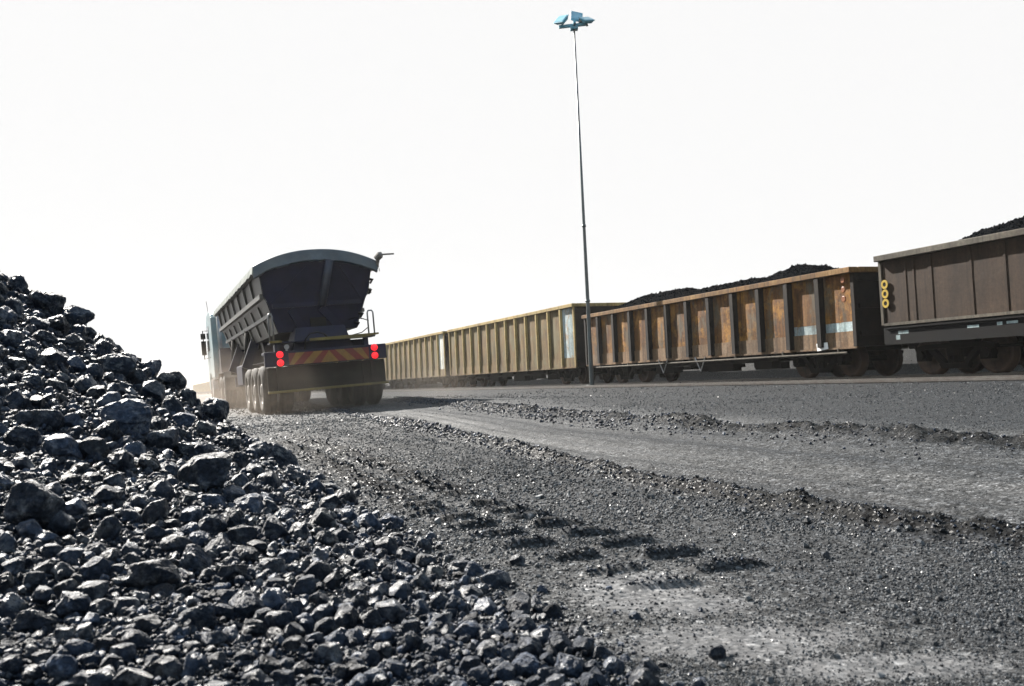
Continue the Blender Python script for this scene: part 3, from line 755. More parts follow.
def body_mesh(L, z0, z1, npan, W=1.35, painted=(), bulge=0.018):
    """hollow box; near (-x) side is built panel by panel so painted panels carry their own paint.
       slots: 0 panel, 1 dark end, 2 paint. painted: (panel index, z lo, z hi) counted from the near end"""
    b = MB(); t = 0.05; h = L / 2; pw = L / npan
    zs = sorted({z0, z1} | {a for _, a, _ in painted} | {c for _, _, c in painted})
    for k in range(npan):
        y0, y1 = -h + k * pw, -h + (k + 1) * pw
        for za, zb in zip(zs[:-1], zs[1:]):
            mi = 2 if any(k == i and za >= a - 1e-6 and zb <= c + 1e-6 for i, a, c in painted) else 0
            # each plate bulges outward a little, as loaded wagon sides do
            n = 4; vs = []; fs = []
            for a in range(n + 1):
                for c in range(3):
                    yy = y0 + (y1 - y0) * a / n; zz = za + (zb - za) * c / 2
                    bul = bulge * math.sin(math.pi * a / n) * math.sin(math.pi * (zz - z0) / (z1 - z0)) * (0.6 + 0.8 * random.random())
                    vs.append((-W - bul, yy, zz))
            for a in range(n):
                for c in range(2): fs.append((a * 3 + c, a * 3 + c + 1, a * 3 + c + 4, a * 3 + c + 3))
            b.add(vs, fs, mi)
    b.box(-W + 0.002, -W + t, -h + 0.003, h - 0.003, z0 + .003, z1 - .003, 0)             # inner skin
    b.box(W - t, W, -h + .003, h - .003, z0, z1, 0)
    b.box(-W + 0.004, W - .004, -h, -h + t, z0, z1 - 0.002, 1); b.box(-W + 0.004, W - .004, h - t, h, z0, z1 - 0.002, 1)
    b.box(-W + t, W - t, -h + t, h - t, z0, z0 + 0.06, 1)
    for zz in np.linspace(z0 + .25, z1 - 0.3, 3):                            # end stiffeners
        b.box(-W + 0.05, W - 0.05, -h - 0.07, -h - 0.001, zz, zz + 0.1, 1); b.box(-W + .05, W - .05, h + .001, h + 0.07, zz, zz + 0.1, 1)
    return b
def rib_mesh(z0, z1, mname, wd=0.13, dp=0.12, W=1.35):
    b = MB()
    prof = [(-W - 0.001, -wd * .75), (-W - dp, -wd / 2), (-W - dp, wd / 2), (-W - 0.001, wd * .75)]
    A = [(x, y, z0) for x, y in prof]; zt = z1
    B = [(x, y, zt) for x, y in prof]
    b.prism(A, B)
    return b.mesh('rib', mname)
def common(root, L, W, z0, mu='under', boff=2.0):
    h = L / 2
    b = MB(); b.box(-0.2, 0.2, -h + 0.1, h - 0.1, 0.62, z0 - 0.003)
    for yy in np.linspace(-h + 3.6, h - 3.6, 6): b.box(-W + .1, W - .1, yy - .05, yy + .05, z0 - 0.16, z0 - .005)
    for yy, ln in ((-1.2, .9), (0.7, .6)): b.tube([(-.55, yy, .62), (-.55, yy + ln, .62)], 0.17, 12)
    b.tube([(-.7, -h + 2, .55), (-.7, h - 2, .55)], 0.03, 6)
    b.box(-.75, -.6, 2.0, 2.6, .35, .7)
    for sx in (-1, 1):
        xa, xb = sorted((sx * 1.0, sx * 1.12)); b.box(xa, xb, -h + 3.3, h - 3.3, z0 - .24, z0 - .05)
        for yy, ln, dp_ in ((-3.4, .8, .16), (-1.6, 1.3, .22), (.6, .5, .12), (1.7, 1.1, .2), (3.1, .5, .1)): xa, xb = sorted((sx * .7, sx * .98)); b.box(xa, xb, yy, yy + ln, z0 - .24 - dp_, z0 - .245)
    b.build('underframe', mu, root)
    for s in (-1, 1):
        add_bogie(root, s * (h - boff))
        b = MB(); y = s * h
        b.box(-0.11, 0.11, min(y, y + s * 0.42), max(y, y + s * 0.42), 0.66, 0.84); b.box(-0.16, 0.16, min(y + s * .28, y + s * .44), max(y + s * .28, y + s * .44), 0.6, 0.9)
        b.build('coupler', mu, root, bevel=0.02)

def place(root, s_mid, z=0.10):
    p = N * TRACK + U * s_mid; root.location = (p[0], p[1], z)
WW = 1.35
MT['rust_sill'] = rust_mat('worn_lower_plate', (0.1265, 0.075, 0.03825), (0.187, 0.12, 0.068), (0.066, 0.036, 0.0187), (0.176, 0.13, 0.085), 0.6)
def gondola(name, s0, s1, z0, z1, npan, mats, label, painted=(), rib_dp=0.14, rib_wd=0.15, rail_h=0.13, sill_h=0.36, group='open coal wagons coupled in the train'):
    L = s1 - s0; h = L / 2
    root = empty(name, (0, 0, 0), RZ_TRAIN, label=label, cat='wagon', group=group); place(root, (s0 + s1) / 2)
    mp, mr, mtop, mpaint = mats
    body_mesh(L, z0, z1 - 0.03, npan, WW, painted).build('body', [mp, 'dark_end', mpaint], root)
    me = rib_mesh(z0 + 0.02, z1 - rail_h - 0.01, mr, rib_wd, rib_dp, WW); pw = L / npan
    for k in range(1, npan):
        link('rib', me, root, (0, -h + k * pw, 0))
        o = link('rib', me, root, (0, -h + k * pw, 0)); o.rotation_euler = (0, 0, math.pi)
    b = MB()
    for s in (-1, 1):
        b.box(min(s * (WW + rib_dp + 0.015), s * (WW - 0.08)), max(s * (WW + rib_dp + 0.015), s * (WW - 0.08)), -h - 0.012, h + 0.012, z1 - rail_h, z1)
    b.box(-WW + 0.082, WW - 0.082, -h - 0.06, -h + 0.08, z1 - rail_h, z1 - 0.004); b.box(-WW + .082, WW - .082, h - .08, h + .06, z1 - rail_h, z1 - 0.004)
    b.build('top_rail', mtop, root, bevel=0.01)
    b = MB()
    for s in (-1, 1):
        xa, xb = sorted((s * (WW + 0.025), s * (WW + 0.004)))
        b.box(xa, xb, -h + 0.006, h - 0.006, z0 - 0.04, z0 + sill_h)
        xa, xb = sorted((s * (WW + 0.055), s * (WW + 0.027)))
        b.box(xa, xb, -h + .006, h - .006, z0 - 0.045, z0 + 0.0)
    b.build('side_sill', 'rust_sill' if mp == 'rust' else mp, root)
    for sx in (-1, 1):
        for sy in (-1, 1):
            b = MB(); xa, xb = sorted((sx * (WW + 0.06), sx * (WW + 0.005))); ya, yb = sorted((sy * (h - 0.10), sy * (h + 0.008)))
            b.box(xa, xb, ya, yb, z0, z1 - rail_h - .003); b.build('corner_post', mr, root)
    common(root, L, WW, z0)
    return root, L

S4a, S4b = 1.8, 16.7; S3a, S3b = 17.5, 31.85; S2a, S2b = 32.75, 48.6; S1a, S1b = 49.5, 65.2
# wagon with thin ribs, heaped with coal
w3, L3 = gondola('coal_wagon', S3a, S3b, 0.72, 2.56, 12, ('rust', 'rust_rib_shaded', 'rust_rail', 'paint_blue'),
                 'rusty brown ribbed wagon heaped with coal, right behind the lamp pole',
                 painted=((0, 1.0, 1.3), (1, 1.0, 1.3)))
for yy in (-0.6, 1.55):
    b = MB(); b.tube([(-WW - .08, yy - 0.28, 0.72), (-WW - .08, yy, 0.3), (-WW - .08, yy + 0.28, 0.72)], 0.018, 6); b.build('brake_hanger', 'silver', w3)
b = MB(); b.tube([(-WW - .09, -L3 / 2 + .3, 0.585), (-WW - .09, L3 / 2 - .9, 0.60)], 0.022, 6)
for yy in np.linspace(-L3 / 2 + .6, L3 / 2 - 1.2, 7): b.box(-WW - .1, -WW - .06, yy - .02, yy + .02, .6, .69)
b.build('side_pipe', 'brown_rail', w3)
b = MB(); b.add([(-WW - .075, -L3 / 2 + 0.95, .70), (-WW - .075, -L3 / 2 + 1.35, .66), (-WW - .07, -L3 / 2 + 1.38, .84), (-WW - .07, -L3 / 2 + 0.98, .86)], [(0, 1, 2, 3)])
pc = b.build('destination_card', 'paper', w3); pc.modifiers.new('thick', 'SOLIDIFY').thickness = 0.006
def ring_mesh(mname, disc):
    b = MB()
    if disc: b.lathe_x((0, 0, 0), [(0.0, 0.07), (-0.02, 0.07), (-0.025, 0.06)], 20)
    else:
        b.lathe_x((0, 0, 0), [(0, 0.1), (-0.012, 0.1), (-0.012, 0.05), (-0.002, 0.05)], 24); b.lathe_x((0, 0, 0), [(-.003, 0.049), (-0.005, 0.049)], 16, 1)
    return b.mesh('reflector', [mname, 'under'])
mo = ring_mesh('orange', True); my = ring_mesh('yellow', False)
for z in (2.28, 2.06, 1.84): link('reflector', mo, w3, (-WW - 0.062, -L3 / 2 + 0.32, z))
# taller pale wagons
w2, L2 = gondola('coal_wagon', S2a, S2b, 0.68, 3.10, 13, ('tan', 'tan_rib_sunlit', 'tan_rib_sunlit', 'paint_blue'),
                 'tall tan ribbed wagon with a pale blue end panel, left of the lamp pole', painted=((0, 0.95, 2.95),), rib_dp=0.10, rib_wd=0.10)
w1, L1 = gondola('coal_wagon', S1a, S1b, 0.68, 3.10, 13, ('tan', 'tan_rib_sunlit', 'tan_rib_sunlit', 'paint_white'),
                 'tall tan ribbed wagon with a white end panel, partly hidden by the truck', painted=((0, 0.8, 2.95),), rib_dp=0.10, rib_wd=0.10)
# brown smooth-sided wagon at the right
L4 = S4b - S4a; h4 = L4 / 2
w4 = empty('coal_wagon', (0, 0, 0), RZ_TRAIN, label='dark brown smooth-sided wagon with three yellow rings, heaped with coal', cat='wagon', group='open coal wagons coupled in the train'); place(w4, (S4a + S4b) / 2)
b = body_mesh(L4, 1.14, 2.56, 8, WW, bulge=0.003)
b.build('body', ['brown', 'dark_end', 'brown'], w4)
b = MB()
for s in (-1, 1):
    xa, xb = sorted((s * (WW + 0.13), s * (WW - 0.1))); b.box(xa, xb, -h4 - 0.03, h4 + .03, 2.56, 2.69)
b.box(-WW + .102, WW - .102, -h4 - .03, -h4 + .12, 2.562, 2.686); b.box(-WW + .102, WW - .102, h4 - .12, h4 + .03, 2.562, 2.686)
b.build('top_rail', 'brown_rail', w4, bevel=0.012)
for yy, wd in ((h4 - .75, .03), (h4 - 1.0, .018), (h4 - 1.45, .05), (h4 - 2.5, .03), (h4 - 3.3, .03), (h4 - 4.6, .05), (h4 - 6.4, .03), (h4 - 8.4, .05), (h4 - 10.4, .04)):
    b = MB(); b.box(-WW - 0.014, -WW - .002, yy - wd, yy + wd, 1.15, 2.55); b.build('seam_strip', 'brown', w4)
b = MB(); b.box(-WW - .03, -WW - .004, h4 - .07, h4 + .006, 1.14, 2.555); b.box(-WW - .028, -WW - .003, -h4, h4 - .073, 1.12, 1.18); b.build('corner_post', 'brown_rail', w4)
b = MB()
for s in (-1, 1):
    xa, xb = sorted((s * (WW + 0.0), s * (WW - 0.12))); b.box(xa, xb, -h4 + .1, h4 - .1, 0.72, 1.07)
    xa, xb = sorted((s * (WW - .15), s * (WW - 0.2))); b.box(xa, xb, -h4 + .1, h4 - .1, 1.0, 1.14)
    xa, xb = sorted((s * (WW + 0.045), s * (WW - 0.002))); b.box(xa, xb, -h4 + .1, h4 - .1, 0.70, 0.73); b.box(xa, xb, -h4 + .1, h4 - .1, 1.05, 1.08)
b.box(-WW + .02, WW - .02, h4 - .1, h4, .72, 1.07); b.box(-WW + .02, WW - .02, -h4, -h4 + .1, .72, 1.07)
b.build('solebar', 'solebar', w4)
for y0, z0_, w_, h_ in ((h4 - 2.6, .93, .28, .05), (h4 - 3.15, .94, .12, .06), (h4 - 3.5, .95, .25, .05), (h4 - .75, .92, .3, .07), (h4 - .5, .8, .12, .1)):
    b = MB(); b.box(-WW - .004, -WW - .001, y0, y0 + w_, z0_, z0_ + h_); b.build('paint_mark', 'paint_blue', w4)
common(w4, L4, WW, 1.0, boff=1.45)
for z in (2.04, 1.83, 1.62): link('reflector', my, w4, (-WW - 0.034, h4 - 0.17, z))

# coal heaped in the wagons
def load(sA, sB, ztop, hump, label):
    s = np.linspace(sA + 0.1, sB - 0.1, 180); a = np.linspace(-WW + 0.06, WW - 0.06, 40)
    A, Sg = np.meshgrid(a, s)
    cross = 1 - np.clip(np.abs(A) / WW, 0, 1) ** 1.6
    z = ztop - 0.16 + (np.maximum(hump(Sg), 0.0) + 0.16) * cross + 0.12 * fbm(A * 3.5, Sg * 3.5, 4) + 0.05 * fbm(A * 14, Sg * 14, 3)
    P = N * 0 + (N[None, None] * (TRACK + A)[..., None] + U[None, None] * Sg[..., None]); P[..., 2] = z + 0.10
    V = P.reshape(-1, 3); na = len(a)
    i, j = np.meshgrid(np.arange(len(s) - 1), np.arange(na - 1), indexing='ij')
    q = np.stack([i * na + j, i * na + j + 1, (i + 1) * na + j + 1, (i + 1) * na + j], -1).reshape(-1, 4)
    tri = np.vstack([q[:, [0, 1, 2]], q[:, [0, 2, 3]]])
    vs, fs = scatter(TIN, V[rng.integers(0, len(V), 6000)] + [0, 0, 0.003], rng.uniform(0.01, 0.04, 6000) * (1 + (rng.random(6000) > .98)))
    allv = [V]; allf = [tri]; o = len(V)
    for a_, b_ in zip(vs, fs): allv.append(a_)
    allf += [b_ + o for b_ in fs]
    ob = link('coal_load', npmesh('coal_load', np.vstack(allv), np.vstack(allf), 'coal_fine', False))
    tag(ob, label, 'coal load')
def interp(pts):
    xs, ys = zip(*pts); return lambda s: np.interp(s, xs, ys)
load(S3a, S3b, 2.56, interp([(17.5, 0), (18.6, 0), (19.3, .1), (20.2, .38), (21, .52), (21.7, .42), (22.1, .33), (24.3, .38), (26.2, .34), (26.7, .47), (28.5, .5), (29.8, .48), (30.5, .36), (31.5, .14), (31.85, .05)]),
     'coal heaped in two uneven humps above the rusty ribbed wagon')
load(S4a, S4b, 2.69, interp([(2, .3), (9, .40), (13.2, .40), (14.2, .40), (14.9, .31), (15.5, .08), (16, 0), (16.9, 0)]),
     'coal mound showing above the rim of the brown wagon')

# wagons far down the line: too small to show their parts
def far_wagon():
    L = 14.6; h = L / 2; b = body_mesh(L, 0.68, 3.07, 13, WW)
    for k in range(1, 13):
        y = -h + k * L / 13
        b.prism([(-WW - .001, y - .08, .7), (-WW - .1, y - .05, .7), (-WW - .1, y + .05, .7), (-WW - .001, y + .08, .7)], [(-WW - .001, y - .08, 2.96), (-WW - .1, y - .05, 2.96), (-WW - .1, y + .05, 2.96), (-WW - .001, y + .08, 2.96)], 2)
    b.box(-WW - .12, -WW + .08, -h, h, 2.97, 3.1, 2); b.box(WW - .08, WW + .12, -h, h, 2.97, 3.1, 2)
    b.box(-WW - .06, -WW - .004, -h, -h + .12, .7, 2.965, 2)
    b.box(-.2, .2, -h - .4, h + .4, .62, .676, 1)
    for s in (-1, 1):
        for yy in (-.85, .85):
            for sx in (-1, 1): b.lathe_x((sx * .56, s * (h - 2) + yy, WH), [(-.06, WH), (.06, WH)], 16, 1)
        for sx in (-1, 1): b.box(sx * .8 - .06, sx * .8 + .06, s * (h - 2) - 1.0, s * (h - 2) + 1.0, .3, .62, 1)
    return b.mesh('coal_wagon', ['tan', 'under', 'tan_rib_sunlit'])
fm = far_wagon(); s = 66.5
for k in range(17):
    o = link('coal_wagon', fm); o.rotation_euler = (0, 0, RZ_TRAIN); place(o, s + 7.3); s += 15.5
    tag(o, 'pale wagon far down the train, faded by dust beyond the truck', 'wagon', 'distant wagons of the train')

# ------------------------------------------------------------------ lamp pole
pb = at(592, 386, 32.5); pb[2] = float(ground_z(np.array([pb[0]]), np.array([pb[1]]))[0])
HP = 12.5
lp = empty('lamp_pole', tuple(pb), RZ_TRAIN * 0, label='tall slim steel floodlight mast standing in front of the wagons', cat='lamp pole')
b = MB(); b.tube([(0, 0, -0.2), (0, 0, 0.05), (0, 0, 5.5), (0.0, 0, HP)], [0.082, 0.078, 0.052, 0.028], 12); b.tube([(0, 0, 0.02), (0, 0, 0.05)], 0.2, 12); b.build('pole', 'pole', lp, True)
b = MB(); b.tube([(0, 0, 5.48), (0, 0, 5.56)], 0.07, 12); b.tube([(0, 0, 2.9), (0, 0, 2.96)], 0.085, 12); b.build('collar', 'pole', lp, True)
b = MB(); b.bar((-0.52, 0, HP - .02), (0.42, 0, HP + .04), 0.12, 0.09); b.bar((0, -.35, HP + .02), (0, .4, HP + .02), .09, .08); b.box(-.13, .13, -.13, .13, HP - .14, HP - .05); b.build('cross_arm', 'lamp', lp)
def flood(c, yaw, tilt, tw, L_, W_):
    """shallow box floodlight: housing tapering to its back, glazed face"""
    b = MB()
    b.prism([(-W_ / 2, 0, -L_ / 2), (W_ / 2, 0, -L_ / 2), (W_ / 2, 0, L_ / 2), (-W_ / 2, 0, L_ / 2)], [(-W_ * .36, .11, -L_ * .36), (W_ * .36, .11, -L_ * .36), (W_ * .36, .11, L_ * .36), (-W_ * .36, .11, L_ * .36)])
    b.box(-W_ / 2 - .02, W_ / 2 + .02, -.035, -.001, -L_ / 2 - .02, L_ / 2 + .02)
    o = b.build('floodlight', 'lamp', lp, bevel=0.02); o.location = c; o.rotation_euler = (R(tilt), R(tw), R(yaw))
    g = MB(); g.box(-W_ / 2 + .03, W_ / 2 - .03, -.043, -.037, -L_ / 2 + .03, L_ / 2 - .03); g.build('glass', 'lampglass', o)
    k = MB(); k.bar((0, .09, 0), (0, .2, -L_ * .3), .06, .05, (1, 0, 0)); k.build('bracket', 'pole', o)
flood((-0.44, -0.10, HP + 0.20), -50, -40, 12, .36, .46)
flood((0.12, 0.22, HP + 0.40), 12, -20, 10, .34, .40)
flood((0.44, -0.06, HP + 0.18), 35, -55, -12, .34, .44)
b = MB(); b.box(.17, .36, -.12, .08, HP + .085, HP + .2); b.build('junction_box', 'pole', lp, bevel=.01)

# ------------------------------------------------------------------ truck
tk = empty('side_tipper_truck', tuple(TR_REAR), RZ_TRUCK, label='dark dusty side-tipping coal truck driving away with red tail lights on', cat='truck')
tk.rotation_euler = (0, -BANK, RZ_TRUCK)
b = MB()
for sx in (-1, 1):
    x0, x1 = sorted((sx * .36, sx * .5)); b.box(x0, x1, .15, 9.8, 0.98, 1.22)
for yy in np.linspace(.4, 9.4, 9): b.box(-.358, .358, yy, yy + .12, 1.0, 1.18)
b.box(-.5, .5, 0.12, .148, .95, 1.25)
b.build('trailer_chassis', 'tk_body', tk)
b = MB()
for sx in (-1, 1):
    x0, x1 = sorted((sx * .36, sx * .46)); b.box(x0, x1, 9.2, 16.2, 0.72, 0.96)
b.box(-1.0, 1.0, 9.05, 9.18, .62, .9); b.box(-.5, .5, 10.2, 11.2, .962, 1.0)
b.build('tractor_chassis', 'tk_body', tk)
def tyre_mesh(r=0.5, w_=0.28):
    b = MB(); h = w_ / 2
    b.lathe_x((0, 0, 0), [(-h + .03, r * .58), (-h, r * .66), (-h, r * .86), (-h + .04, r * .97), (-h * .6, r), (-.012, r), (-.008, r - .02), (.008, r - .02), (.012, r), (h * .6, r), (h - .04, r * .97), (h, r * .86), (h, r * .66), (h - .03, r * .58)], 40)
    return b.mesh('tyre', 'tyre', True)
def rim_mesh(r=0.5, w_=0.28):
    b = MB(); h = w_ / 2
    b.lathe_x((0, 0, 0), [(-h + .035, .29), (-h + .02, .27), (-h + .10, .25), (-h + .11, .15), (-h + .02, .13), (-h, .09), (-h, .02)], 28)
    for k in range(10):
        t = k * math.pi / 5; b.tube([(-h + .06, .2 * math.cos(t), .2 * math.sin(t)), (-h + .12, .2 * math.cos(t), .2 * math.sin(t))], .018, 6)
    return b.mesh('rim', 'hub')
TY, RM = tyre_mesh(), rim_mesh()
RW = .5
def wheelset(y, duals=True, xo=1.1):
    for sx in (-1, 1):
        wl = empty('wheel', (sx * xo, y, RW)); wl.parent = tk
        link('tyre', TY, wl)
        o = link('rim', RM, wl)
        if sx > 0: o.rotation_euler = (0, 0, math.pi)
        if duals:
            wl2 = empty('wheel', (sx * (xo - .33), y, RW)); wl2.parent = tk; link('tyre', TY, wl2)
    a = MB(); a.tube([(-xo, y, RW), (xo, y, RW)], .07, 10); a.build('axle', 'black', tk)
for y in (1.0, 2.32, 3.64): wheelset(y)
for y in (10.2, 11.5): wheelset(y)
wheelset(15.6, False, 1.07)
# rear light bar
b = MB(); b.box(-1.23, 1.23, 0.0, .11, 0.95, 1.25); b.box(-1.23, -.5, .112, .45, 1.19, 1.247); b.box(.5, 1.23, .112, .45, 1.19, 1.247)
lb = b.build('light_bar', 'tk_body', tk, bevel=.012)
b = MB(); b.lathe_x((0, 0, 0), [(0.0, .068), (-.03, .068), (-.042, .045)], 22)
ml = b.mesh('tail_light', 'red', True)
for x in (-0.93, 0.98):
    for z in (1.185, 1.02):
        o = link('tail_light', ml, lb, (x, -.002, z)); o.rotation_euler = (0, 0, math.pi / 2)
b = MB(); xa, xb, za, zb = -0.76, 0.86, .965, 1.2; xm = .05; n = 9; H = zb - za; pitch = .18
def stripe(x0, x1, x2, x3, mi):
    def cl(x): return min(max(x, xa), xb)
    b.add([(cl(x0), -.006, za), (cl(x1), -.006, za), (cl(x2), -.006, zb), (cl(x3), -.006, zb)], [(0, 1, 2, 3)], mi)
for k in range(-2, 6):                                                       # inverted-V stripes either side of the middle
    for s in (-1, 1):
        lo = max(0, k * pitch); hi = max(0, (k + 1) * pitch); lo2 = max(0, k * pitch - H); hi2 = max(0, (k + 1) * pitch - H)
        if s > 0: stripe(xm + lo, xm + hi, xm + hi2, xm + lo2, k % 2)
        else: stripe(xm - hi, xm - lo, xm - lo2, xm - hi2, k % 2)
o = b.build('chevron_board', ['chev_y', 'chev_r'], lb); sm = o.modifiers.new('thick', 'SOLIDIFY'); sm.thickness = .003; sm.offset = 0
b = MB(); b.tube([(-.78, -.01, 1.33), (-.78, .03, 1.33)], .05, 12); b.box(-.8, -.76, .03, .06, 1.24, 1.33); b.build('marker_lamp', 'silver', lb)
b = MB(); b.box(-1.17, 1.2, .20, .24, .46, .94); b.box(-1.18, -.72, .16, .197, .47, .93); b.box(.74, 1.21, .16, .197, .47, .93)
b.build('mud_flap', 'black', tk)
b = MB(); b.box(-1.2, 1.25, .06, .12, .42, .47); b.build('underrun_bar', 'dustyyellow', tk, bevel=.008)
for x in (-1.0, .9):
    b = MB(); b.box(x, x + .1, .08, .15, .472, .95); b.build('underrun_bracket', 'black', tk)
# rear pedestal carrying the bucket
b = MB(); b.hexa([(-.62, .3, 1.24), (.62, .3, 1.24), (.62, 1.2, 1.24), (-.62, 1.2, 1.24), (-.5, .45, 1.72), (.5, .45, 1.72), (.5, 1.2, 1.72), (-.5, 1.2, 1.72)])
b.box(-.95, .95, .5, .7, 1.26, 1.40); b.build('pedestal', 'tk_body', tk)
# walkway and grab rails
b = MB(); b.box(-1.08, 1.05, .10, .55, 1.415, 1.44); b.box(-1.0, -.9, .12, .2, 1.25, 1.41); b.box(.8, .9, .12, .2, 1.25, 1.41)
pf = b.build('walkway', 'tk_body', tk)
b = MB(); b.hexa([(-.3, .06, 1.42), (.75, .06, 1.41), (.75, .1, 1.41), (-.3, .1, 1.42), (-.3, .06, 1.47), (.75, .06, 1.485), (.75, .1, 1.485), (-.3, .1, 1.47)])
b.hexa([(.752, .06, 1.41), (1.12, .06, 1.455), (1.12, .1, 1.455), (.752, .1, 1.41), (.752, .06, 1.485), (1.12, .06, 1.49), (1.12, .1, 1.49), (.752, .1, 1.485)])
b.build('yellow_edge', 'dustyyellow', pf)
b = MB(); b.box(-1.1, -.86, .06, .1, 1.425, 1.47); b.build('yellow_edge', 'dustyyellow', pf)
for xa_, xb_, hh in ((-1.08, -1.0, .57), (.93, 1.05, .52)):
    b = MB(); pts = [(xa_, .14, 1.44), (xa_, .14, 1.44 + hh - .05), (xa_ + .02, .14, 1.44 + hh), (xb_ - .02, .14, 1.44 + hh), (xb_, .14, 1.44 + hh - .05), (xb_, .14, 1.44)]
    b.tube(pts, .017, 8); b.build('grab_rail', 'silver', pf, True)
b = MB(); b.tube([(.95, .14, 1.75), (.85, .2, 1.8), (.7, .3, 1.84), (.6, .5, 1.82)], .01, 6); b.tube([(.93, .14, 1.62), (.8, .2, 1.52), (.6, .3, 1.48), (.5, .5, 1.5)], .01, 6); b.build('hose', 'black', tk)
b = MB(); b.tube([(-.42, .02, 1.25), (-.4, .0, 1.45), (-.3, 0, 1.56), (-.15, .02, 1.58), (0, .08, 1.54), (.1, .2, 1.45)], .018, 8); b.build('air_line', 'black', tk, True)
# bucket
YR0, YR1, YF = 0.38, 0.78, 11.4
def arcz(x, z=3.0, rise=.30): return z + rise * (1 - (abs(x) / 1.22) ** 2.2)
prof_side = [(-1.16, 2.98), (-1.09, 2.45), (-1.06, 2.36), (-1.01, 2.26), (-.82, 1.66)]
def yrear(z): return YR0 + (3.0 - z) / 1.4 * (YR1 - YR0)
b = MB()
pl = prof_side + [(-x, z) for x, z in reversed(prof_side)]
n = len(pl)
A = [(x, yrear(z), z) for x, z in pl]; Bf = [(x, YF - .25 * (3 - z), z) for x, z in pl]
b.add(A + Bf, [(k, k + 1, n + k + 1, n + k) for k in range(n - 1)], 0)
bk = b.build('bucket', 'tk_side', tk); sm = bk.modifiers.new('thick', 'SOLIDIFY'); sm.thickness = .012; sm.offset = 1
def endplate(front):
    b = MB(); top = [(x, arcz(x) - .06) for x in np.linspace(1.16, -1.16, 15)]
    o = [(-1.08, 2.42), (-1.0, 2.26), (-.81, 1.66), (.81, 1.66), (1.0, 2.26), (1.08, 2.42)] + top
    yf = (lambda z: YF - .25 * (3 - z) - .02) if front else (lambda z: yrear(z) - .005)
    P = [(x, yf(z), z) for x, z in o]; Q = [(x, y + (.02 if not front else -.02), z) for x, y, z in P]
    b.prism(P, Q); return b
ep = endplate(False).build('end_plate', 'tk_body', bk)
endplate(True).build('end_plate', 'tk_body', bk)
b = MB(); b.tube([(.28, yrear(3.05) - .06, 3.08), (.08, yrear(2.15) - .09, 2.15)], .085, 14); b.build('strut_tube', 'strut', ep, True)
b = MB()
for s, x0, x1 in ((0, .08, .46), (1, -.55, -.3)):
    b.bar((x0, yrear(2.15) - .03, 2.12), (x1, yrear(1.7) - .03, 1.68), .16, .05, (0, 1, 0))
b.bar((-.92, yrear(2.2) - .03, 2.2), (.92, yrear(2.2) - .03, 2.2), .05, .09); b.bar((-.95, yrear(2.2) - .02, 2.25), (-.2, yrear(2.95) - .02, 2.95), .04, .06, (0, 1, 0)); b.bar((.95, yrear(2.2) - .02, 2.25), (.5, yrear(2.95) - .02, 2.95), .04, .06, (0, 1, 0))
b.build('stiffener', 'tk_body', ep)
b = MB(); b.box(-.16, .16, .62, .70, 1.7, 1.92); b.build('hatch', 'black', ep)
# side rails and ribs
for sx in (-1, 1):
    b = MB(); b.bar((sx * 1.09, yrear(2.4) + .02, 2.41), (sx * 1.09, YF - .15, 2.41), .14, .10); b.build('side_rail', 'tk_rail', bk)
    b = MB(); b.bar((sx * .94, yrear(2.0) + .02, 2.02), (sx * .94, YF - .3, 2.02), .13, .08); b.build('side_rail', 'tk_rail', bk)
    b = MB(); b.bar((sx * 1.22, yrear(3) + .02, 2.9), (sx * 1.22, YF, 2.9), .07, .10); b.build('side_rail', 'tk_rail', bk)
    for yy in np.linspace(1.9, 10.6, 7):
        b = MB(); b.bar((sx * 1.18, yy, 2.84), (sx * 1.11, yy, 2.47), .10, .07, (1, 0, 0)); b.bar((sx * 1.04, yy, 2.30), (sx * .86, yy, 1.72), .12, .07, (1, 0, 0)); b.build('rib', 'tk_rail', bk)
# tarpaulin over the load with a padded rear bow
xs = np.linspace(-1.27, 1.27, 25); ys = np.linspace(YR0 - .02, YF, 40)
def tz(x, y): return 3.0 + .30 * (1 - min(1, abs(x) / 1.27) ** 2.2) - .02 + .015 * math.sin(y * 4.4)
b = MB(); vs = [(x, y, tz(x, y)) for y in ys for x in xs]; nx = len(xs)
b.add(vs, [(i * nx + j, i * nx + j + 1, (i + 1) * nx + j + 1, (i + 1) * nx + j) for i in range(len(ys) - 1) for j in range(nx - 1)])
tp = b.build('tarpaulin', 'tarp', tk, True); tp.modifiers.new('thick', 'SOLIDIFY').thickness = .012
b = MB(); P = []
for x in np.linspace(-1.27, 1.27, 31):
    z = tz(x, 0); dip = .03 * (random.random() - .5)
    P.append([(x, YR0 - .10, z + .02), (x, YR0 - .10, z - .21 + dip), (x, YR0 + .02, z - .23 + dip), (x, YR0 + .06, z + .035)])
vs = sum(P, []); fs = [(i * 4 + k, i * 4 + (k + 1) % 4, (i + 1) * 4 + (k + 1) % 4, (i + 1) * 4 + k) for i in range(30) for k in range(4)] + [(3, 2, 1, 0), (120, 121, 122, 123)]
b.add(vs, fs); b.build('tarpaulin_bow', 'tarp', tp, bevel=.02)
for sx in (-1, 1):
    b = MB(); vs = []; ny = 60
    for k in range(ny + 1):
        y = YR0 - .05 + (YF - YR0) * k / ny; sag = .03 * abs(math.sin(k * .9)) + .015 * random.random()
        vs += [(sx * 1.275, y, 3.0), (sx * (1.295 + .01 * math.sin(k * 1.3)), y, 2.83 + sag)]
    b.add(vs, [(2 * k, 2 * k + 1, 2 * k + 3, 2 * k + 2) for k in range(ny)])
    b.build('tarpaulin_hem', 'tarp_edge', tp).modifiers.new('thick', 'SOLIDIFY').thickness = .012
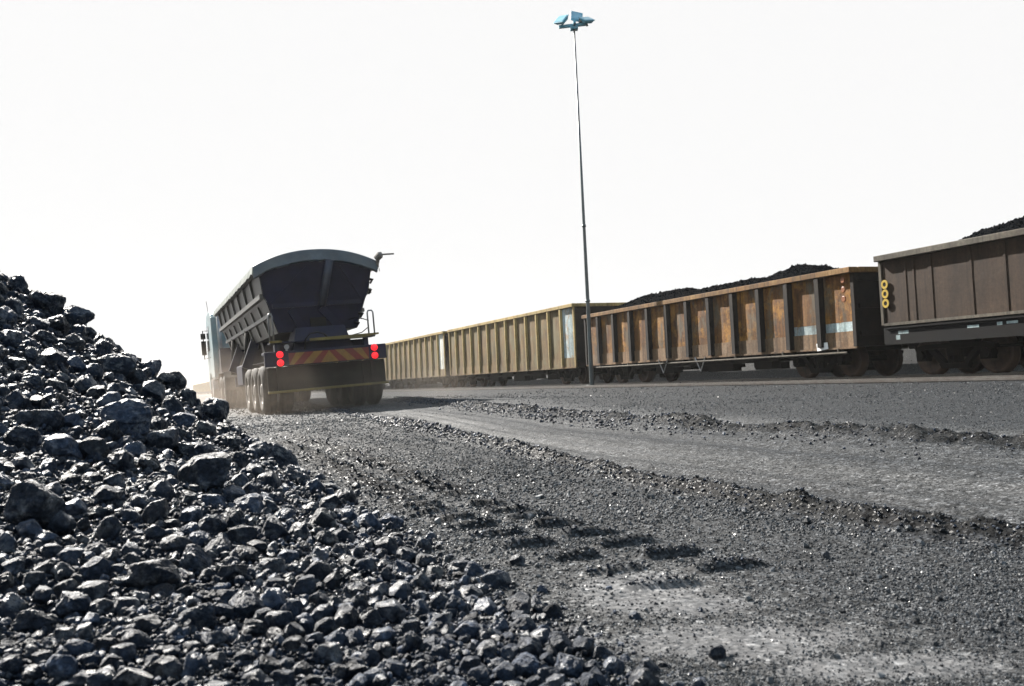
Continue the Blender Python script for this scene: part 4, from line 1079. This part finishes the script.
b = MB(); b.tube([(1.24, .25, 3.03), (1.32, .2, 3.11), (1.36, .2, 3.12)], [.07, .08, .06], 10); b.tube([(1.34, .2, 3.12), (1.62, .2, 3.125)], .018, 8)
b.tube([(1.28, .3, 3.0), (1.27, .28, 2.92), (1.29, .28, 2.86)], [.05, .03, .012], 8); b.tube([(1.28, .2, 2.83), (1.28, .2, 2.77)], .008, 6)
b.build('crank_handle', 'hub', tp)
b = MB()
for z, x in ((2.66, 1.17), (2.44, 1.12), (1.95, .9), (1.76, .8)):
    b.tube([(x - .06, YR0 + .2, z), (x + .03, YR0 + .2, z - .02), (x - .02, YR0 + .2, z - .1)], [.03, .04, .02], 8)
b.build('latch', 'black', bk)
# tipping gear under the bucket
for yy in (4.6, 8.3):
    b = MB(); b.hexa([(-.62, yy, 1.22), (.62, yy, 1.22), (.62, yy + .5, 1.22), (-.62, yy + .5, 1.22), (-.7, yy + .1, 1.75), (.7, yy + .1, 1.75), (.7, yy + .4, 1.75), (-.7, yy + .4, 1.75)])
    b.bar((-1.1, yy + .25, 1.05), (-.75, yy + .25, 1.9), .22, .14, (0, 1, 0)); b.bar((1.1, yy + .25, 1.05), (.75, yy + .25, 1.9), .22, .14, (0, 1, 0)); b.build('tipping_arm', 'tk_body', tk)
    b = MB(); b.tube([(-1.02, yy + .7, .98), (-.95, yy + .7, 2.0)], [.09, .07], 12); b.build('hydraulic_ram', 'black', tk, True)
b = MB(); b.box(-1.15, -.6, 5.4, 6.8, .65, 1.15); b.box(.6, 1.15, 5.4, 6.8, .65, 1.15); b.build('tool_box', 'tk_body', tk, bevel=.02)
b = MB()
for sx in (-1, 1):
    A, B_ = [], []
    for (yc0, yc1) in ((10.2, 11.5),):
        path = [(yc0 - .62, .55), (yc0 - .55, .9), (yc0 - .3, 1.08), (yc1 + .3, 1.08), (yc1 + .55, .9), (yc1 + .62, .55)]
        for (ya, za_), (yb, zb_) in zip(path[:-1], path[1:]):
            b.hexa([(sx * .62, ya, za_), (sx * 1.24, ya, za_), (sx * 1.24, yb, zb_), (sx * .62, yb, zb_), (sx * .62, ya, za_ + .02), (sx * 1.24, ya, za_ + .02), (sx * 1.24, yb, zb_ + .02), (sx * .62, yb, zb_ + .02)])
b.build('mudguard', 'tyre', tk)
b = MB(); b.lathe_x((0, 0, 0), [(0, .06), (-.03, .06), (-.035, .04)], 16); o = b.build('tail_light', 'red', tk, True); o.location = (-.72, 9.03, .78); o.rotation_euler = (0, 0, math.pi / 2)
# cab
b = MB()
sec = [(13.55, 2.95, 1.0), (14.4, 3.28, 1.0), (15.6, 3.2, 1.0), (16.25, 2.75, 1.0), (16.62, 1.9, 1.0)]
pts = [(13.5, .95), (13.5, 2.7), (13.75, 3.12), (14.5, 3.3), (15.6, 3.24), (16.15, 2.9), (16.55, 1.95), (16.65, 1.0), (16.55, .55), (16.15, .55), (16.1, .95), (15.9, 1.12), (15.3, 1.12), (15.05, .95)]
b.prism([(-1.22, y, z) for y, z in pts], [(1.22, y, z) for y, z in pts])
cb = b.build('cab', 'cab', tk, bevel=.07)
for sx in (-1, 1):
    b = MB(); x0, x1 = sorted((sx * 1.223, sx * 1.235)); b.prism([(x0, 15.0, 1.95), (x0, 16.2, 1.95), (x0, 15.9, 2.75), (x0, 15.0, 2.8)], [(x1, 15.0, 1.95), (x1, 16.2, 1.95), (x1, 15.9, 2.75), (x1, 15.0, 2.8)]); b.build('window', 'glass', cb)
    b = MB(); b.box(*sorted((sx * 1.223, sx * 1.245)), 14.9, 14.96, 1.7, 1.74); b.build('handle', 'silver', cb)
    b = MB(); x = sx * 1.34
    b.box(x - .08, x + .08, 16.15, 16.25, 1.85, 2.35); b.box(x - .08, x + .08, 16.15, 16.25, 2.42, 2.62); b.tube([(sx * 1.2, 16.1, 2.7), (x, 16.2, 2.72), (x, 16.2, 1.7), (sx * 1.2, 16.1, 1.75)], .02, 6); b.build('mirror', 'black', cb)
    b = MB(); b.box(*sorted((sx * 1.0, sx * 1.245)), 13.35, 13.495, 1.0, 3.0); b.build('side_fairing', 'cab', cb, bevel=.03)
b = MB(); b.tube([(-1.0, 13.3, 1.0), (-1.0, 13.3, 3.2)], .07, 10); b.build('exhaust_stack', 'silver', tk, True)
b = MB(); b.tube([(-1.1, 16.0, 3.2), (-1.15, 16.0, 3.75)], .008, 6); b.build('aerial', 'black', cb)
b = MB(); b.tube([(-1.3, 13.9, .62), (-.55, 13.9, .62)], .3, 4); b.build('fuel_tank', 'silver', tk)
b = MB(); b.box(-1.1, 1.1, 12.4, 13.1, 1.0, 1.9); b.build('headboard', 'tk_body', tk)

# ------------------------------------------------------------------ far tree
tb = at(178, 394, 330.0); tb[2] = 0
tr = empty('tree', tuple(tb), label='pale hazy tree on the skyline past the end of the train', cat='tree')
b = MB(); b.tube([(0, 0, -.2), (0.1, 0, 1.5), (.3, 0, 3)], [.3, .22, .1], 8); b.build('trunk', 'bark', tr)
b = MB()
for k in range(420):
    a = random.random() * 6.28; rr = random.random() ** .5 * 3.2; z = 1.6 + random.random() * 3.6 * (1 - (rr / 3.6) ** 2); c = Vector((rr * math.cos(a), rr * math.sin(a), z))
    q = Vector((random.gauss(0, 1), random.gauss(0, 1), random.gauss(0, 1))).normalized(); p = q.orthogonal().normalized(); r_ = q.cross(p); sz = random.uniform(.2, .5)
    b.add([c + p * sz, c + r_ * sz * .6, c - p * sz, c - r_ * sz * .6], [(0, 1, 2, 3)])
b.build('crown', 'leaf', tr)

# ------------------------------------------------------------------ air: haze and dust
def volume(name, dens, col, aniso, falloff=False, nscale=1.0):
    M = bpy.data.materials.new(name); M.use_nodes = True; t = M.node_tree; t.nodes.clear()
    o = node(t, 'ShaderNodeOutputMaterial'); v = node(t, 'ShaderNodeVolumePrincipled')
    v.inputs['Color'].default_value = (*col, 1); v.inputs['Density'].default_value = dens; v.inputs['Anisotropy'].default_value = aniso
    if falloff:
        tc = node(t, 'ShaderNodeTexCoord'); ln = node(t, 'ShaderNodeVectorMath', operation='LENGTH'); t.links.new(tc.outputs['Object'], ln.inputs[0])
        mr = node(t, 'ShaderNodeMapRange', interpolation_type='SMOOTHSTEP'); t.links.new(ln.outputs['Value'], mr.inputs[0])
        mr.inputs[1].default_value = 1.0; mr.inputs[2].default_value = 0.15; mr.inputs[3].default_value = 0; mr.inputs[4].default_value = dens
        nz = noise_node(t, nscale, 3, .6); rp = ramp(t, nz.outputs[0], [(.35, .25), (.7, 1.6)])
        mm = node(t, 'ShaderNodeMath', operation='MULTIPLY'); t.links.new(mr.outputs[0], mm.inputs[0]); t.links.new(rp.outputs[0], mm.inputs[1])
        t.links.new(mm.outputs[0], v.inputs['Density'])
    t.links.new(v.outputs[0], o.inputs['Volume']); return M
MT['haze'] = volume('haze_air', 0.00025, (0.95, 0.95, 0.94), 0.3)
b = MB(); b.box(-420, 420, -60, 700, -1.2, 15.5); hz = b.build('haze', 'haze'); tag(hz, 'thin pale haze filling the air over the yard', 'haze', None, 'stuff')
def dust(lx, ly, lz, rx, ry, rz, dens, col, ns, label):
    MT['d'] = volume('dust_air', dens, col, 0.35, True, ns)
    V, Fc = ico(3); o = link('dust_cloud', npmesh('dust_cloud', V, Fc, 'd', True))
    p = TR_REAR + HN * lx + HD * ly; o.location = (p[0], p[1], lz); o.scale = (rx, ry, rz); o.rotation_euler = (0, 0, RZ_TRUCK)
    tag(o, label, 'dust', None, 'stuff')
dust(0.4, 1.0, 0.35, 3.0, 4.6, 1.3, 0.11, (0.50, 0.43, 0.36), 1.6, 'brown dust swirling low around the truck rear wheels')
dust(-1.2, 10.5, 0.5, 2.6, 5.5, 1.7, 0.05, (0.62, 0.53, 0.45), 1.5, 'tan dust hanging beside the truck front wheels')
dust(2, 112, 1.0, 30, 74, 6.0, 0.0012, (0.68, 0.64, 0.58), 1.4, 'pale dust drifting over the far end of the train')

for nm, p in (('W3 nr top', N * NEAR_SIDE + U * S3a + np.array([0, 0, 2.66])), ('W3 far top', N * NEAR_SIDE + U * S3b + np.array([0, 0, 2.66])), ('W2 nr top', N * NEAR_SIDE + U * S2a + np.array([0, 0, 3.2])), ('W2 far top', N * NEAR_SIDE + U * S2b + np.array([0, 0, 3.2])), ('W4 top', N * NEAR_SIDE + U * S4b + np.array([0, 0, 2.79])), ('pole top', pb + np.array([0, 0, HP])), ('pole base', pb)):
    print(nm, [round(float(c), 1) for c in project(p)])
print('individual lumps', nind, 'cands', len(cand))
